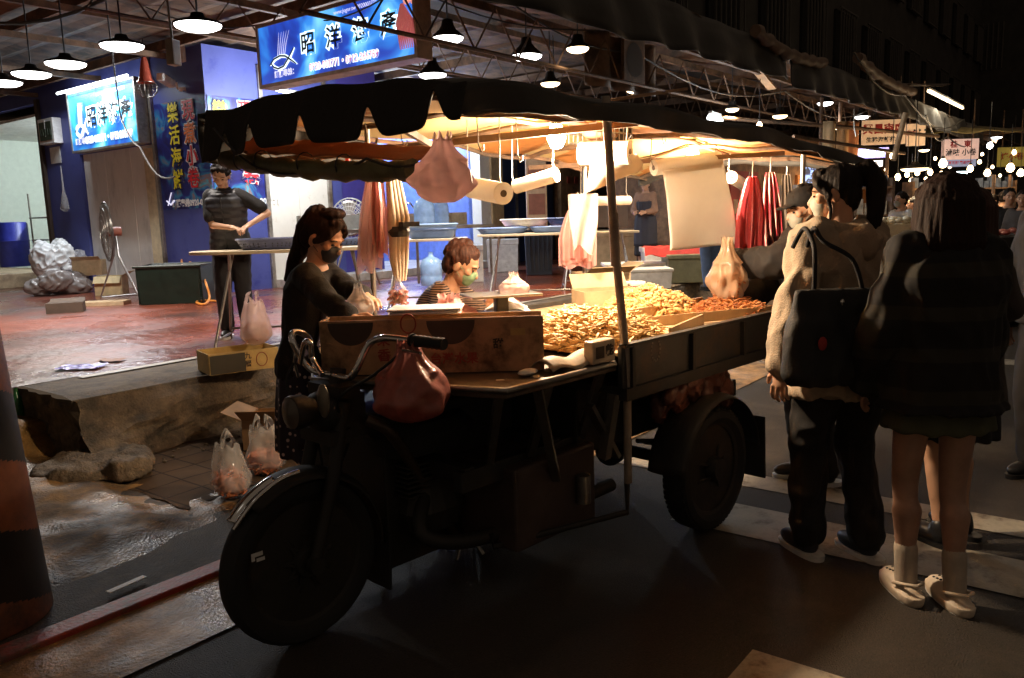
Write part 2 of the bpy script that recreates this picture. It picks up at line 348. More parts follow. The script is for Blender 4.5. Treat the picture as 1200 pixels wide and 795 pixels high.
def person(label, loc, rz, h=1.62, lean=0, roll=0, seat=None, feet=None, hands=None, eh=None, curl=(.6, .6), palm=None, hyaw=0, hpitch=0,
           top=None, sleeve='long', puff=0, collar=0, bottom=None, bkind='pants', skirtlen=.4, shoes=None, socks=None, shoe='sneaker', hair='short', hmat=None,
           mask=None, skin=None, hscale=1, apron=None, vest=None, hood=False, cap_m=None, vox=.011, wr=.006, group=None, fine=True, gap=.1, tlen=0, sfx=''):
    s = h/1.70; skin = skin or SKIN; hmat = hmat or HAIRB
    root = thing('person', label, 'person', loc, rz, group)
    P = V((0, 0, .93*s)) if seat is None else V((0, 0, seat))
    ax = V((sin(roll), sin(lean)*cos(roll), cos(lean)*cos(roll))).normalized(); fx = V((cos(roll), 0, -sin(roll))).normalized(); fy = ax.cross(fx).normalized(); fy = fy if fy.y > 0 else -fy
    C = P + ax*.40*s; N = P + ax*.53*s; HD = N + ax*.082*s + V((0, .03*s, .042*s))
    Sh = {1: P + ax*.47*s + fx*.165*s, -1: P + ax*.47*s - fx*.165*s}
    feet = feet or {1: (.09, .02), -1: (-.09, -.02)}
    hands = hands or {1: (.24, .05, .80), -1: (-.24, .05, .80)}
    eh = eh or {1: (.5, -1, -.3), -1: (-.5, -1, -.3)}
    A = {}; K = {}; E_ = {}; W = {}
    for sd in (1, -1):
        hp = P + fx*.09*s*sd - V((0, 0, .03*s)); an = V((feet[sd][0], feet[sd][1], .09*s))
        if len(feet[sd]) > 2: an.z = feet[sd][2]
        kn, an2 = ik(hp, an, .412*s, .405*s, (0.02*sd, 1, .1)); A[sd] = an2; K[sd] = (hp, kn)
        E_[sd], W[sd] = ik(Sh[sd], hands[sd], .29*s, .25*s, eh[sd])
    def torso(mb, g=0, neck=True, z0=-.08):
        r = [(z0, .155, .105), (0, .165, .115), (.12, .14, .10), (.25, .148, .11), (.38, .17, .115), (.455, .15, .095), (.50, .09, .07), (.53, .055, .055)]
        if z0 < -.1: r = [(z0, .17+g*.5, .125+g*.5), (-.08, .165, .115)] + r[1:]
        mb.loft([(P+ax*z*s, fx*(a*s+g), fy*(b*s+g)) for z, a, b in (r if neck else r[:-1])], 20, 2.3)
    # body
    b = MB(); torso(b); chain(b, [N-ax*.05*s, N+ax*.1*s], [.055*s, .05*s])
    for sd in (1, -1):
        hp, kn = K[sd]; chain(b, [hp, kn, A[sd]], [.082*s, .052*s, .034*s]); cap(b, kn*.7+A[sd]*.3+V((0, -.012*s, 0)), kn*.35+A[sd]*.65, .058*s, .042*s)
        chain(b, [Sh[sd]-fx*.02*sd, E_[sd], W[sd]], [.05*s, .037*s, .025*s]); b.ball(A[sd]+V((0, .05, -.045*s)), (.036, .1, .035))
    body = remesh(b, vox, 4)
    # head and hands in finer resolution, joined to the same mesh
    hb = MB(); Rh = Matrix.Rotation(hyaw, 3, 'Z') @ Matrix.Rotation(-hpitch, 3, 'X'); hs = s*.97*hscale
    def HP(x, y, z): return HD + Rh @ V((x*hs, y*hs, z*hs))
    def eb(x, y, z, a, bb, c, m=hb): m.ball(HP(x, y, z), (a*hs, bb*hs, c*hs), 16, 12, Rh)
    eb(0, -.008, .03, .076, .094, .088); eb(0, .022, -.035, .06, .07, .07); eb(0, .05, -.075, .036, .034, .03); eb(0, .052, .0, .058, .035, .05)
    cap(hb, HP(0, .083, .012), HP(0, .103, -.022), .009*hs, .015*hs); eb(0, .095, -.026, .019, .012, .009)
    eb(0, .078, -.052, .025, .014, .010); eb(0, .078, .028, .05, .015, .012)
    for sd in (1, -1):
        eb(.076*sd, -.002, -.005, .010, .02, .032); eb(.04*sd, .06, -.012, .025, .022, .022)
    chain(hb, [N-ax*.03*s, HP(0, -.015, -.04)], [.052*s, .05*s])
    head = remesh(hb, .0055 if fine else .009, 2)
    hh = MB()
    for sd in (1, -1):
        d = (W[sd]-E_[sd]).normalized(); pn = (palm or {}).get(sd, V((-sd*.6, 0, -.6))); hand(hh, W[sd], d, pn, sd, curl[0 if sd == 1 else 1], s)
    hands_me = remesh(hh, .0042 if fine else .008, 1)
    bm = bmesh.new()
    for q in (body, head, hands_me): bm.from_mesh(q); bpy.data.meshes.remove(q)
    me = bpy.data.meshes.new('body'); bm.to_mesh(me); bm.free(); me.materials.append(skin); link('body', me, root, True, angle=180)
    # eyes
    e = MB()
    for sd in (1, -1): e.ball(HP(.031*sd, .083, .006), (.0125*hs, .006*hs, .0055*hs), 10, 6, Rh); e.tube([HP(.017*sd, .09, .027), HP(.033*sd, .09, .031), HP(.05*sd, .076, .025)], .0032*hs, 6)
    e.build('eyes', EYE, root, True)
    if not mask and fine: l = MB(); l.ball(HP(0, .088, -.052), (.021*hs, .007*hs, .0055*hs), 12, 8, Rh); l.build('lips', LIP, root, True)
    if mask:
        mm = MB()
        for (x, y, z, a, bb, c) in ((0, .055, -.035, .057, .05, .05), (0, .062, -.065, .045, .035, .03), (0, .085, -.02, .02, .03, .028)): eb(x, y, z, a, bb, c, mm)
        r = remesh(mm, .006, 3); r.materials.append(mask); mo = link('face_mask', r, root, True, angle=180)
        st = MB()
        for sd in (1, -1): st.tube([HP(.05*sd, .06, -.02), HP(.078*sd, .01, .01), HP(.084*sd, -.01, .0)], .0015, 5); st.tube([HP(.045*sd, .05, -.065), HP(.07*sd, .01, -.03), HP(.084*sd, -.01, 0)], .0015, 5)
        st.build('strap', mask, mo)
    # hair
    hm = MB(); H = lambda x, y, z, a, bb, c: eb(x, y, z, a, bb, c, hm)
    H(0, -.022, .045, .086, .098, .088)
    if hair != 'none': H(0, -.05, .0, .08, .06, .085)
    if hair == 'short':
        for k in range(46 if fine else 20):
            t = random.uniform(0, 2*pi); ph = random.uniform(0, 1.9); x = sin(ph)*cos(t); y = sin(ph)*sin(t)
            if y > .45 and ph > 1.1: continue
            H(x*.078, -.02+y*.088, .045+cos(ph)*.078, .022, .022, .026)
    if hair in ('pony', 'bun', 'long', 'low'):
        for sd in (1, -1): chain(hm, [HP(.012*sd, .07, .10), HP(.055*sd, .062, .055), HP(.078*sd, .02, .0)], [.016*hs, .02*hs, .018*hs])
        H(0, .045, .095, .05, .035, .03)
    if hair == 'pony':
        chain(hm, [HP(0, -.1, .085), HP(0, -.14, .09), HP(.01, -.165, .03), HP(.0, -.155, -.08), HP(0, -.13, -.2), HP(-.01, -.11, -.27)], [.03*hs, .04*hs, .042*hs, .036*hs, .024*hs, .008*hs])
        for sd in (1, -1): chain(hm, [HP(.07*sd, .03, .0), HP(.075*sd, .02, -.06), HP(.066*sd, .03, -.12)], [.012, .01, .005])
    if hair == 'low':
        chain(hm, [HP(0, -.07, .08), HP(0, -.10, .0), HP(0, -.105, -.10), HP(0, -.12, -.2), HP(0, -.13, -.28)], [.06*hs, .06*hs, .045*hs, .035*hs, .012*hs]); hm.ball(HP(0, .0, .125), (.06*hs, .07*hs, .03*hs))
    if hair == 'bun': H(0, -.11, .09, .045, .04, .045); H(0, -.06, .09, .06, .06, .05)
    if hair == 'long':
        rg = [(.12, .05, .05), (.09, .085, .085), (.03, .112, .118), (-.05, .122, .118), (-.12, .128, .10), (-.22, .12, .078), (-.30, .108, .06), (-.36, .08, .035)]
        hm.loft([(HP(0, -.035-(.0 if z > -.1 else .02), z), Rh @ V((a*hs, 0, 0)), Rh @ V((0, bb*hs, 0))) for z, a, bb in rg], 20)
    r = remesh(hm, .0048 if fine else .011, 1, strands(.0045 if fine else .003, 75)); r.materials.append(hmat); ho = link('hair', r, root, True, angle=180)
    if hair == 'pony':
        t = MB(); t.lathe([(.03*hs, -.008), (.036*hs, 0), (.03*hs, .008)], HP(0, -.115, .09), 16, Matrix.Rotation(pi/2, 3, 'X')); t.build('hair_tie', BLACKP, ho, True)
    if cap_m:
        cm = MB(); eb(0, -.015, .062, .092, .105, .075, cm); cm.ball(HP(0, .11, .045), (.065*hs, .06*hs, .008), 16, 8, Rh); r = remesh(cm, .008, 2); r.materials.append(cap_m); link('cap', r, root, True, angle=180)
    # top
    c = MB(); torso(c, .016+puff, False, -.08-tlen)
    if collar: c.loft([(N-ax*.06*s, fx*.085*s, fy*.085*s), (N-ax*.01*s, fx*.072*s, fy*.072*s), (N+ax*.02*s, fx*.066*s, fy*.066*s)], 18)
    for sd in (1, -1):
        k1 = .016+puff*.8
        if sleeve == 'long': chain(c, [Sh[sd]-fx*.03*sd, E_[sd], W[sd]-(W[sd]-E_[sd])*.06], [.052*s+k1, .04*s+k1, .028*s+k1])
        elif sleeve == 'short': e2 = Sh[sd]*.3+E_[sd]*.7; chain(c, [Sh[sd]-fx*.03*sd, e2], [.052*s+k1, .05*s+k1])
        elif sleeve == 'none': cap(c, Sh[sd]-fx*.05*sd, Sh[sd]-fx*.02*sd, .05*s+k1, .045*s+k1)
    r = remesh(c, vox, 2, wrinkle(wr, seed=h*9)); r.materials.append(top); tp = link('top', r, root, True, angle=180)
    if hood:
        q = MB()
        for k in range(9):
            t = pi*(.08+.84*k/8)+pi; a0 = N - ax*.035*s + fx*cos(t)*.105*s + fy*(sin(t)*.09*s+.02); t += .4; a1 = N - ax*(.035+.03*sin(pi*k/8))*s + fx*cos(t)*.105*s + fy*(sin(t)*.09*s+.02); cap(q, a0, a1, .042*s, .042*s)
        q.ball(N-ax*.09*s-fy*.12*s, (.1*s, .05*s, .08*s)); r = remesh(q, vox, 3, wrinkle(wr, seed=4)); r.materials.append(top); link('hood', r, root, True, angle=180)
    if vest:
        q = MB(); torso(q, .035, False, -.10)
        for sd in (1, -1): cap(q, Sh[sd]-fx*.06*sd, Sh[sd]-fx*.035*sd, .07*s, .066*s)
        q.loft([(N-ax*.05*s, fx*.1*s, fy*.095*s), (N+ax*.0*s, fx*.08*s, fy*.078*s)], 18)
        fnv = lambda co, n: co + n*(.005*abs(sin(co.z*pi/.062)) + .003*noise.noise(co*25))
        r = remesh(q, .008, 2, fnv); r.materials.append(vest); vo = link('vest', r, root, True, angle=180)
        zp = MB(); zp.tube([P+ax*t*s+fy*((.115 if t > .1 else .125)*s+.042) for t in (-.05, .1, .25, .4, .48)], .005, 6); zp.build('zip', BLACKP, vo)
    # bottom
    q = MB(); g = .012
    if bkind in ('pants', 'jeans'):
        q.loft([(P-V((0, 0, .1*s)), fx*(.16*s), fy*(.11*s)), (P, fx*(.168*s+g*.5), fy*(.118*s+g*.5)), (P+ax*.09*s, fx*.15*s, fy*.108*s)], 18, 2.3)
        for sd in (1, -1):
            hp, kn = K[sd]; chain(q, [hp, kn, A[sd]+V((0, 0, .01))], [.09*s+g, .068*s+g, .056*s+g])
        r = remesh(q, vox, 2, wrinkle(wr*.8, (8, 8, 6), 3)); r.materials.append(bottom); link('trousers', r, root, True, angle=180)
    else:
        q.loft([(P-V((0, 0, skirtlen*s)), fx*.215*s, fy*.17*s), (P-V((0, 0, skirtlen*.5*s)), fx*.2*s, fy*.155*s), (P, fx*.178*s, fy*.13*s), (P+ax*.09*s, fx*.15*s, fy*.11*s)], 22)
        r = remesh(q, vox, 1, lambda co, n: co+n*.008*sin(math.atan2(co.y, co.x)*11)*max(0, min(1, (P.z-co.z)/.3))); r.materials.append(bottom); link('skirt', r, root, True, angle=180)
    if apron:
        q = MB(); zs = [(-.42, .2, .16), (-.2, .19, .15), (0, .185, .138), (.12, .165, .125), (.25, .165, .135), (.36, .16, .135)]
        def fa(u, v):
            i = v*(len(zs)-1); k = min(int(i), len(zs)-2); t = i-k; z = zs[k][0]*(1-t)+zs[k+1][0]*t; a = zs[k][1]*(1-t)+zs[k+1][1]*t; bb = zs[k][2]*(1-t)+zs[k+1][2]*t
            th = pi/2 + (u-.5)*(2.9 if z < .1 else 1.7); base = P + (ax*z*s if z > 0 else V((0, 0, z*s)))
            return base + fx*cos(th)*(a*s+.022) + fy*sin(th)*(bb*s+.026+.005*sin(u*30))
        q.grid(36, 24, fa); ao = q.build('apron', apron, root, True, solid=.004, fix=False)
        q = MB(); q.tube([fa(.15, 1), N-ax*.03*s+fx*.08*s, N-ax*.03*s-fy*.07*s, N-ax*.03*s-fx*.08*s, fa(.85, 1)], .006, 6); q.build('strap', apron, ao)
    # shoes
    for sd in (1, -1):
        q = MB(); a = A[sd].copy(); a.z -= .09*s; fz = a.z
        if shoe == 'clog':
            q.ball(V((a.x, a.y+.07, fz+.035)), (.050, .10, .040), 16, 10); q.ball(V((a.x, a.y-.035, fz+.028)), (.040, .045, .028), 14, 8); q.loft([(V((a.x, a.y+.035, fz)), V((.047, 0, 0)), V((0, .135, 0))), (V((a.x, a.y+.035, fz+.035)), V((.052, 0, 0)), V((0, .142, 0)))], 20, 2.6)
        else:
            q.ball(V((a.x, a.y+.06, fz+.045)), (.044, .115, .04), 16, 10); cap(q, V((a.x, a.y-.01, fz+.05)), V((a.x, a.y, fz+.09)), .044, .043)
        r = remesh(q, .007, 2); r.materials.append(shoes); so = link('shoe', r, root, True, angle=180)
        q = MB(); q.loft([(V((a.x, a.y+.04, fz)), V((.046, 0, 0)), V((0, .135, 0))), (V((a.x, a.y+.04, fz+.024)), V((.048, 0, 0)), V((0, .138, 0)))], 22, 2.6); q.build('sole', WHITE if shoe != 'plain' else BLACKP, so, True)
        if shoe == 'clog':
            q = MB(); q.tube([V((a.x-.045, a.y+.01, fz+.055)), V((a.x-.04, a.y-.05, fz+.075)), V((a.x, a.y-.085, fz+.08)), V((a.x+.04, a.y-.05, fz+.075)), V((a.x+.045, a.y+.01, fz+.055))], .007, 8); q.build('heel_strap', shoes, so, True)
            q = MB()
            for i in range(3):
                for j in range(3): q.ball(V((a.x+(i-1)*.022, a.y+.06+j*.025, fz+.083-.004*abs(i-1)-.006*j)), (.006, .006, .003), 8, 4)
            q.build('vent_hole', BLACKP, so)
        if socks:
            q = MB(); an = A[sd]; kn = K[sd][1]; top_ = an.lerp(kn, .30); chain(q, [an-V((0, 0, .03)), top_], [.039, .043]); r = remesh(q, .007, 1, lambda co, n: co+n*.0015*sin(math.atan2(co.y-an.y, co.x-an.x)*24)); r.materials.append(socks); link('sock', r, root, True, angle=180)
    root['_h'] = h
    del root['_h']
    return root, dict(W=W, Sh=Sh, HP=HP, P=P, N=N, E=E_, ax=ax, fx=fx, fy=fy, A=A)
def wpt(o, p):
    R = Matrix.Rotation(o.rotation_euler.z, 3, 'Z'); return V(o.location) + R @ V(p)
def lpt(loc, rz, p): return Matrix.Rotation(-rz, 3, 'Z') @ (V(p) - V(loc))
# ================================================================ setting
PZ = .45; WX = 7.2; WY = 11.35
LC = .62   # cool shop light multiplier
ASPH = mat('asphalt', (.048, .038, .03), .72, var=.6, scale=90, bump=1, bscale=160, dirt=(.085, .068, .05), dscale=1.2, damt=.3)
b = MB()
def road_h(x, y):
    return 0
b.grid(90, 60, lambda u, v: V((-20+u*120, -40+v*43.06, -.0)))
struct(b.build('road', ASPH, fix=False))
b = MB(); b.grid(60, 12, lambda u, v: V((-6+u*66, 3.17+v*2.3, .012*noise.noise(V((u*90, v*4, 0)))-.004)))
struct(b.build('roadside', mat('old_asphalt', (.055, .044, .035), .7, var=.4, scale=25, bump=.7, bscale=120, dirt=(.12, .09, .06), dscale=3, damt=.4), fix=False))
b = MB(); b.grid(80, 6, lambda u, v: V((-6+u*66, 2.62+v*.44+.015*noise.noise(V((u*120, v, 3))), .005+.004*noise.noise(V((u*160, v*5, 1)))+.003)))
struct(b.build('gutter_strip', mat('wet_gutter_concrete', (.52, .28, .10), .7, var=.5, scale=7, bump=.6, bscale=70, wet=1.3, dirt=(.09, .065, .045), dscale=3, damt=.5), fix=False))
b = MB(); b.box((24, 3.115, .012), (60, .11, .035)); struct(b.build('kerb', mat('red_kerb_paint', (.48, .07, .05), .5, var=.4, scale=9, bump=.4, bscale=60, dirt=(.14, .09, .07), dscale=6, damt=.6), bevel=.008))
MARK = mat('worn_road_paint', (.5, .45, .36), .6, var=.25, scale=14, bump=.3, bscale=160, dirt=(.16, .13, .1), dscale=7, damt=.42)
for (x0, x1, y0, y1) in ((4.12, 4.34, -9, 2.5), (3.46, 3.84, -9, 1.75), (2.05, 2.53, -9, .97), (2.76, 3.12, -9, -.2), (8.6, 8.9, -9, 2.4), (5.6, 5.9, -9, -.6)):
    b = MB(); b.grid(3, 30, lambda u, v: V((x0+(x1-x0)*u+.006*noise.noise(V((u*9, v*60, x0))), y0+(y1-y0)*v, .004))); struct(b.build('road_marking', MARK, fix=False))
b = MB(); b.box((1.53, 3.30, .016), (.17, .03, .004), rz=.12); tag(b.build('paper_strip', WHITE), 'thin white strip of paper lying on the wet asphalt behind the red kerb', 'litter')

# platform of the shops: red tiles, wet, step of old concrete
TILEM = pattern('red_floor_tiles', 'brick', (.04, .02, .016), (.22, .058, .032), scale=3.3, thr=.3, width=.012, rough=.22, bump=.15)
t = TILEM.node_tree; bs = t.nodes['Principled BSDF']; N = t.nodes.new; L = t.links.new
tc = N('ShaderNodeTexCoord'); nz = N('ShaderNodeTexNoise'); nz.inputs['Scale'].default_value = .7; nz.inputs['Detail'].default_value = 5; L(tc.outputs['Object'], nz.inputs[0])
cr = N('ShaderNodeValToRGB'); L(nz.outputs[0], cr.inputs[0]); cr.color_ramp.elements[0].position = .4; cr.color_ramp.elements[1].position = .62; cr.color_ramp.elements[0].color = (.14,)*3+(1,); cr.color_ramp.elements[1].color = (.4,)*3+(1,); L(cr.outputs[0], bs.inputs['Roughness'])
n2 = N('ShaderNodeTexNoise'); n2.inputs['Scale'].default_value = 11; n2.inputs['Detail'].default_value = 5; L(tc.outputs['Object'], n2.inputs[0])
bp = N('ShaderNodeBump'); bp.inputs['Strength'].default_value = .55; bp.inputs['Distance'].default_value = .03; L(n2.outputs[0], bp.inputs['Height']); L(bp.outputs[0], bs.inputs['Normal'])
n4 = N('ShaderNodeTexNoise'); n4.inputs['Scale'].default_value = .9; n4.inputs['Detail'].default_value = 8; L(tc.outputs['Object'], n4.inputs[0])
c4 = N('ShaderNodeValToRGB'); L(n4.outputs[0], c4.inputs[0]); c4.color_ramp.elements[0].position = .45; c4.color_ramp.elements[1].position = .7
old = bs.inputs['Base Color'].links[0].from_socket; mx = N('ShaderNodeMix'); mx.data_type = 'RGBA'; L(c4.outputs[0], mx.inputs[0]); L(old, mx.inputs[6]); mx.inputs[7].default_value = (.10, .06, .055, 1); L(mx.outputs[2], bs.inputs['Base Color'])
CONC = mat('old_step_concrete', (.16, .12, .08), .8, var=.5, scale=14, bump=1, bscale=70, dirt=(.05, .04, .03), dscale=5, damt=.5)
b = MB(); b.grid(50, 40, lambda u, v: V((.2+u*50, 6.05+v*24, PZ))); struct(b.build('tiled_floor', TILEM, fix=False))
b = MB()   # concrete apron in front of the tiles: top, uneven front face
b.grid(120, 8, lambda u, v: V((2.25+u*48, 5.33+v*.78+(.03*noise.noise(V((u*200, 0, 0))) if v < .5 else 0), PZ-.004-(.018 if v == 0 else 0))))
b.grid(420, 12, lambda u, v: V((2.25+u*48, 5.14+v*.19+(1-v*.8)*(.16*noise.noise(V((u*70, v*2, 2)))+.05*noise.noise(V((u*300, v*8, 2)))), -.02+v*(PZ-.006))))
b.grid(12, 8, lambda u, v: V((2.25+.05*noise.noise(V((u*8, v*4, 7))), 5.25+u*.95, -.02+v*(PZ-.006))))
struct(b.build('concrete_step', CONC, fix=False))
b = MB(); b.grid(60, 3, lambda u, v: V((2.6+u*14, 5.93+v*.09+.008*noise.noise(V((u*70, v, 0))), PZ+.006))); struct(b.build('pale_edge_strip', mat('worn_white_edge', (.55, .5, .43), .5, var=.3, scale=10, dirt=(.2, .16, .12), dscale=5, damt=.5), fix=False))
# broken ground and the concrete spill at the left of the step
def spill(u, v):
    x = .55+u*2.1; y = 3.5+v*3.0
    r = sqrt(((x-1.55)/.62)**2+((y-4.35)/.95)**2)+.25*noise.noise(V((x*3, y*3, 0)))
    h = .045*max(0, min(1, (1.05-r)*4)) + .10*max(0, min(1, (y-4.6)/1.0))*max(0, min(1, (2.3-x)*3)) + .02*noise.noise(V((x*9, y*9, 1))) + (.22 if y > 5.6 and x < 2.3 else 0)*max(0, min(1, (y-5.6)*6))
    e = min(u, 1-u, v)*9; return V((x, y, h*min(1, e)-.015+.016*min(1, e)))
b = MB(); b.grid(70, 90, spill); struct(b.build('concrete_apron', mat('spilled_concrete', (.30, .17, .055), .8, var=.6, scale=6, bump=.7, bscale=70, wet=1.6, dirt=(.06, .05, .045), dscale=2, damt=.6), smooth=True, fix=False))
b = MB()
def slabrock(k, c, rx, ry, h):
    n = 26; 
    for zf in (0, .6, 1):
        for i in range(n):
            a = 2*pi*i/n; q = 1+.16*noise.noise(V((cos(a)*1.5, sin(a)*1.5, k)))-.1*(zf == 1)+.08*random.uniform(-1, 1)
            b.v.append((c[0]+cos(a)*rx*q, c[1]+sin(a)*ry*q, c[2]+h*zf+.008*random.uniform(-1, 1)))
    o = len(b.v)-3*n
    for r_ in range(2):
        for i in range(n): b.f.append((o+r_*n+i, o+r_*n+(i+1) % n, o+(r_+1)*n+(i+1) % n, o+(r_+1)*n+i)); b.m.append(0)
    b.f.append(tuple(o+2*n+i for i in range(n))); b.m.append(0); b.f.append(tuple(o+n-1-i for i in range(n))); b.m.append(0)
slabrock(1, (2.22, 5.02, .03), .36, .30, .09); slabrock(2, (2.28, 4.72, .02), .13, .1, .12)
me = remesh(b, .02, 4, lambda co, n: co+n*(.022*noise.noise(co*11)+.012*noise.noise(co*30)+.005*noise.noise(co*70))); me.materials.append(CONC); tag(link('drain_block', me, None, True, angle=180), 'broken round lump of concrete with a drain hole beside the step', 'concrete lump')
b = MB(); b.grid(120, 24, lambda u, v: V((2.2+u*12+.10*noise.noise(V((v*5, u*40, 2))), 3.95+v*1.4+(1-v)*(.22*noise.noise(V((u*14, 0, 5)))+.06*noise.noise(V((u*60, 0, 5)))), .002+.008*min(1, v*6, u*50)+.006*noise.noise(V((u*40, v*7, 5))))))
PAV = pattern('old_brick_paving', 'brick', (.03, .02, .014), (.085, .055, .034), scale=4.5, thr=.35, width=.03, rough=.9, bump=.6); PAV.node_tree.nodes['Principled BSDF'].inputs['Specular IOR Level'].default_value = .15; struct(b.build('pavement', PAV, fix=False))

# ---------------------------------------------------------------- seafood shop
shop = thing('seafood_shop', 'blue walled seafood shop with white doors opening onto the red floor', 'shop', (WX, WY, PZ))
def sp(name, boxes, m, par=None, bevel=0):
    b = MB()
    for c, d in boxes: b.box((c[0]-WX, c[1]-WY, c[2]-PZ), d)
    return b.build(name, m, par or shop, bevel=bevel)
def span(x0, x1, y0, y1, z0, z1): return (((x0+x1)/2, (y0+y1)/2, (z0+z1)/2), (abs(x1-x0), abs(y1-y0), abs(z1-z0)))
yA, yB, yC, yD = 12.85, 15.55, 16.95, 19.6      # banner bay, shutter bay, blue pier, open room
sp('wall', [span(WX, WX+.15, WY, yA, PZ, 4.2), span(WX, WX+.15, yB, yC, PZ, 4.3), span(WX, WX+.15, yA, yB, 2.86, 4.3), span(WX, WX+.15, yC, yD+2, 3.95, 4.3)], BLUEW)
sp('wall', [span(WX+.15, 8.15, WY, WY+.15, PZ, 4.2), span(9.45, 9.75, WY, WY+.15, PZ, 4.2), span(8.15, 9.45, WY, WY+.15, 2.75, 4.2)], BLUEW)
sp('wall', [span(9.75, 10.7, WY+.02, WY+.15, PZ, 4.2)], PURPW)
sp('shutter_panel', [span(WX+.05, WX+.1, yA+.08, yB-.02, PZ, 2.86)], SHUT)
sp('panel_rib', [span(WX+.042, WX+.05, yA+.08+i*.9, yA+.1+i*.9, PZ, 2.86) for i in range(1, 3)], SHUT)
sp('cream_jamb', [span(WX-.02, WX+.06, yA+.08, yA+.42, PZ, 2.8)], CREAM)
sp('corner_post', [span(WX-.05, WX+.05, yA, yA+.07, PZ, 4.25)], ALU, bevel=.004)
sp('door_post', [span(8.13, 8.2, WY-.05, WY+.05, PZ, 4), span(9.42, 9.49, WY-.05, WY+.05, PZ, 4)], ALU, bevel=.004)
d = sp('door', [span(8.2, 8.8, WY+.0, WY+.045, PZ+.1, 2.7), span(8.81, 9.42, WY+.0, WY+.045, PZ+.1, 2.7)], DOORW)
sp('handle', [span(8.72, 8.78, WY-.05, WY, 1.32, 1.62), span(8.78, 8.98, WY-.045, WY-.02, 1.4, 1.44)], STEEL, d, .004)
b = MB(); b.box((.02, yC-WY+.06, 1.75), (.16, .12, 3.6)); b.build('door_frame', mat('dark_wood', (.05, .03, .02), .5), shop)
# open room on the left
sp('room_wall', [span(11.4, 11.5, yC-.5, yD+3, PZ, 4.2), span(WX+.15, 11.4, yC-.1, yC, PZ, 4.2), span(WX+.15, 11.4, yD+2.9, yD+3, PZ, 4.2)], ROOM)
sp('room_ceiling', [span(WX+.15, 11.4, yC, yD+3, 3.75, 3.8)], WHITE)
sp('threshold', [span(WX-1.3, WX+.3, yC-.1, yD+2.5, PZ, PZ+.27)], mat('threshold_concrete', (.5, .38, .24), .6, dirt=(.25, .18, .12)), bevel=.01)
# back room on the right with basins: blue walls
sp('room_wall', [span(10.7, 13.4, WY+2.2, WY+2.3, PZ, 4.2), span(13.3, 13.4, WY, WY+2.2, PZ, 4.2)], mat('bright_blue_wall', (.16, .25, .72), .5))
sp('doorstep', [span(8.2, 13.3, WY-.45, WY+2.2, PZ, PZ+.14)], mat('doorstep_tile', (.66, .63, .56), .4, dirt=(.4, .34, .26)), bevel=.008)
sp('white_pillar', [span(13.3, 13.62, WY-.25, WY+.1, PZ, 4.2)], DOORW)
sp('tan_pillar', [span(13.62, 14.0, WY-.3, WY+.1, PZ, 4.2)], mat('tan_tile_pillar', (.5, .36, .2), .4))
tag(shop, group=None)
# room things
def area(name, loc, size, power, col, rot=(0, 0, 0), shape='DISK', spread=None, parent=None):
    d = bpy.data.lights.new(name, 'AREA'); d.shape = shape; d.size = size if not hasattr(size, '__len__') else size[0]
    if hasattr(size, '__len__'): d.size_y = size[1]
    d.energy = power; d.color = col; o = bpy.data.objects.new(name, d); COL.objects.link(o); o.location = loc; o.rotation_euler = rot
    if parent: o.parent = parent
    return o
def point(name, loc, r, power, col, parent=None):
    d = bpy.data.lights.new(name, 'POINT'); d.shadow_soft_size = r; d.energy = power; d.color = col; o = bpy.data.objects.new(name, d); COL.objects.link(o); o.location = loc
    if parent: o.parent = parent
    return o
TUBE = emis('lit_tube', (.9, .97, 1), 6)
def tube_lamp(label, a, c, power, col=(.85, .95, 1), r=.02, m=None, name='tube_lamp', group=None):
    a, c = V(a), V(c); mid = (a+c)/2; root = thing(name, label, 'lamp', mid, 0, group); b = MB(); b.cyl(a-mid, c-mid, r); b.build('tube', m or TUBE, root, True)
    b = MB(); d = (c-a).normalized(); b.bar(a-mid+V((0, 0, r+.02)), c-mid+V((0, 0, r+.02)), .05, .03); b.build('housing', WHITE, root)
    if power: o = point('tube_light', (0, 0, -.12), .1, power, col, root)
    return root
tube_lamp('tube lamp fixed under the ceiling of the pale green open room', (8.6, 18.2, 3.7), (10.2, 18.2, 3.7), 260*LC, name='tube_lamp')
tube_lamp('curved looking tube lamp glimpsed between the long sign and the canopy, its hidden length added', atd(308, 101, 11.2), V((9.0, 10.3, 3.3)), 150, (.95, .98, 1))  # unseen stretch behind the canopy added to brighten the white doors
tube_lamp('tube lamp in the bright blue back room above the basins', (11.4, 12.6, 3.6), (13.2, 12.6, 3.6), 300*LC)
sh = thing('shelf_rack', 'wire shelf rack cluttered with appliances inside the open room', 'shelf', (8.6, 19.3, PZ))
b = MB()
for x in (-.5, .5):
    for y in (-.9, .9): b.cyl((x, y, 0), (x, y, 1.9), .02, n=8)
b.build('post', STEEL, sh)
for z in (.3, .85, 1.35): b = MB(); b.box((0, 0, z), (1.05, 1.85, .03)); b.build('shelf', STEEL, sh)
def simple(name, label, cat, fn, m, loc=(0, 0, 0), rz=0, group=None, **k):
    b = MB(); fn(b); o = b.build(name, m, None, **k); o.location = loc; o.rotation_euler = (0, 0, rz); return tag(o, label, cat, group)
def cooker(b): b.lathe([(.0, .22), (.1, .21), (.14, .16), (.15, .05), (.13, 0)], n=20); b.box((0, -.14, .1), (.1, .04, .06)); b.tube([(-.13, 0, .2), (0, 0, .27), (.13, 0, .2)], .01, 6)
simple('rice_cooker', 'round white rice cooker on the lower shelf of the rack', 'cooker', cooker, WHITE, (8.5, 19.5, PZ+.88), smooth=True)
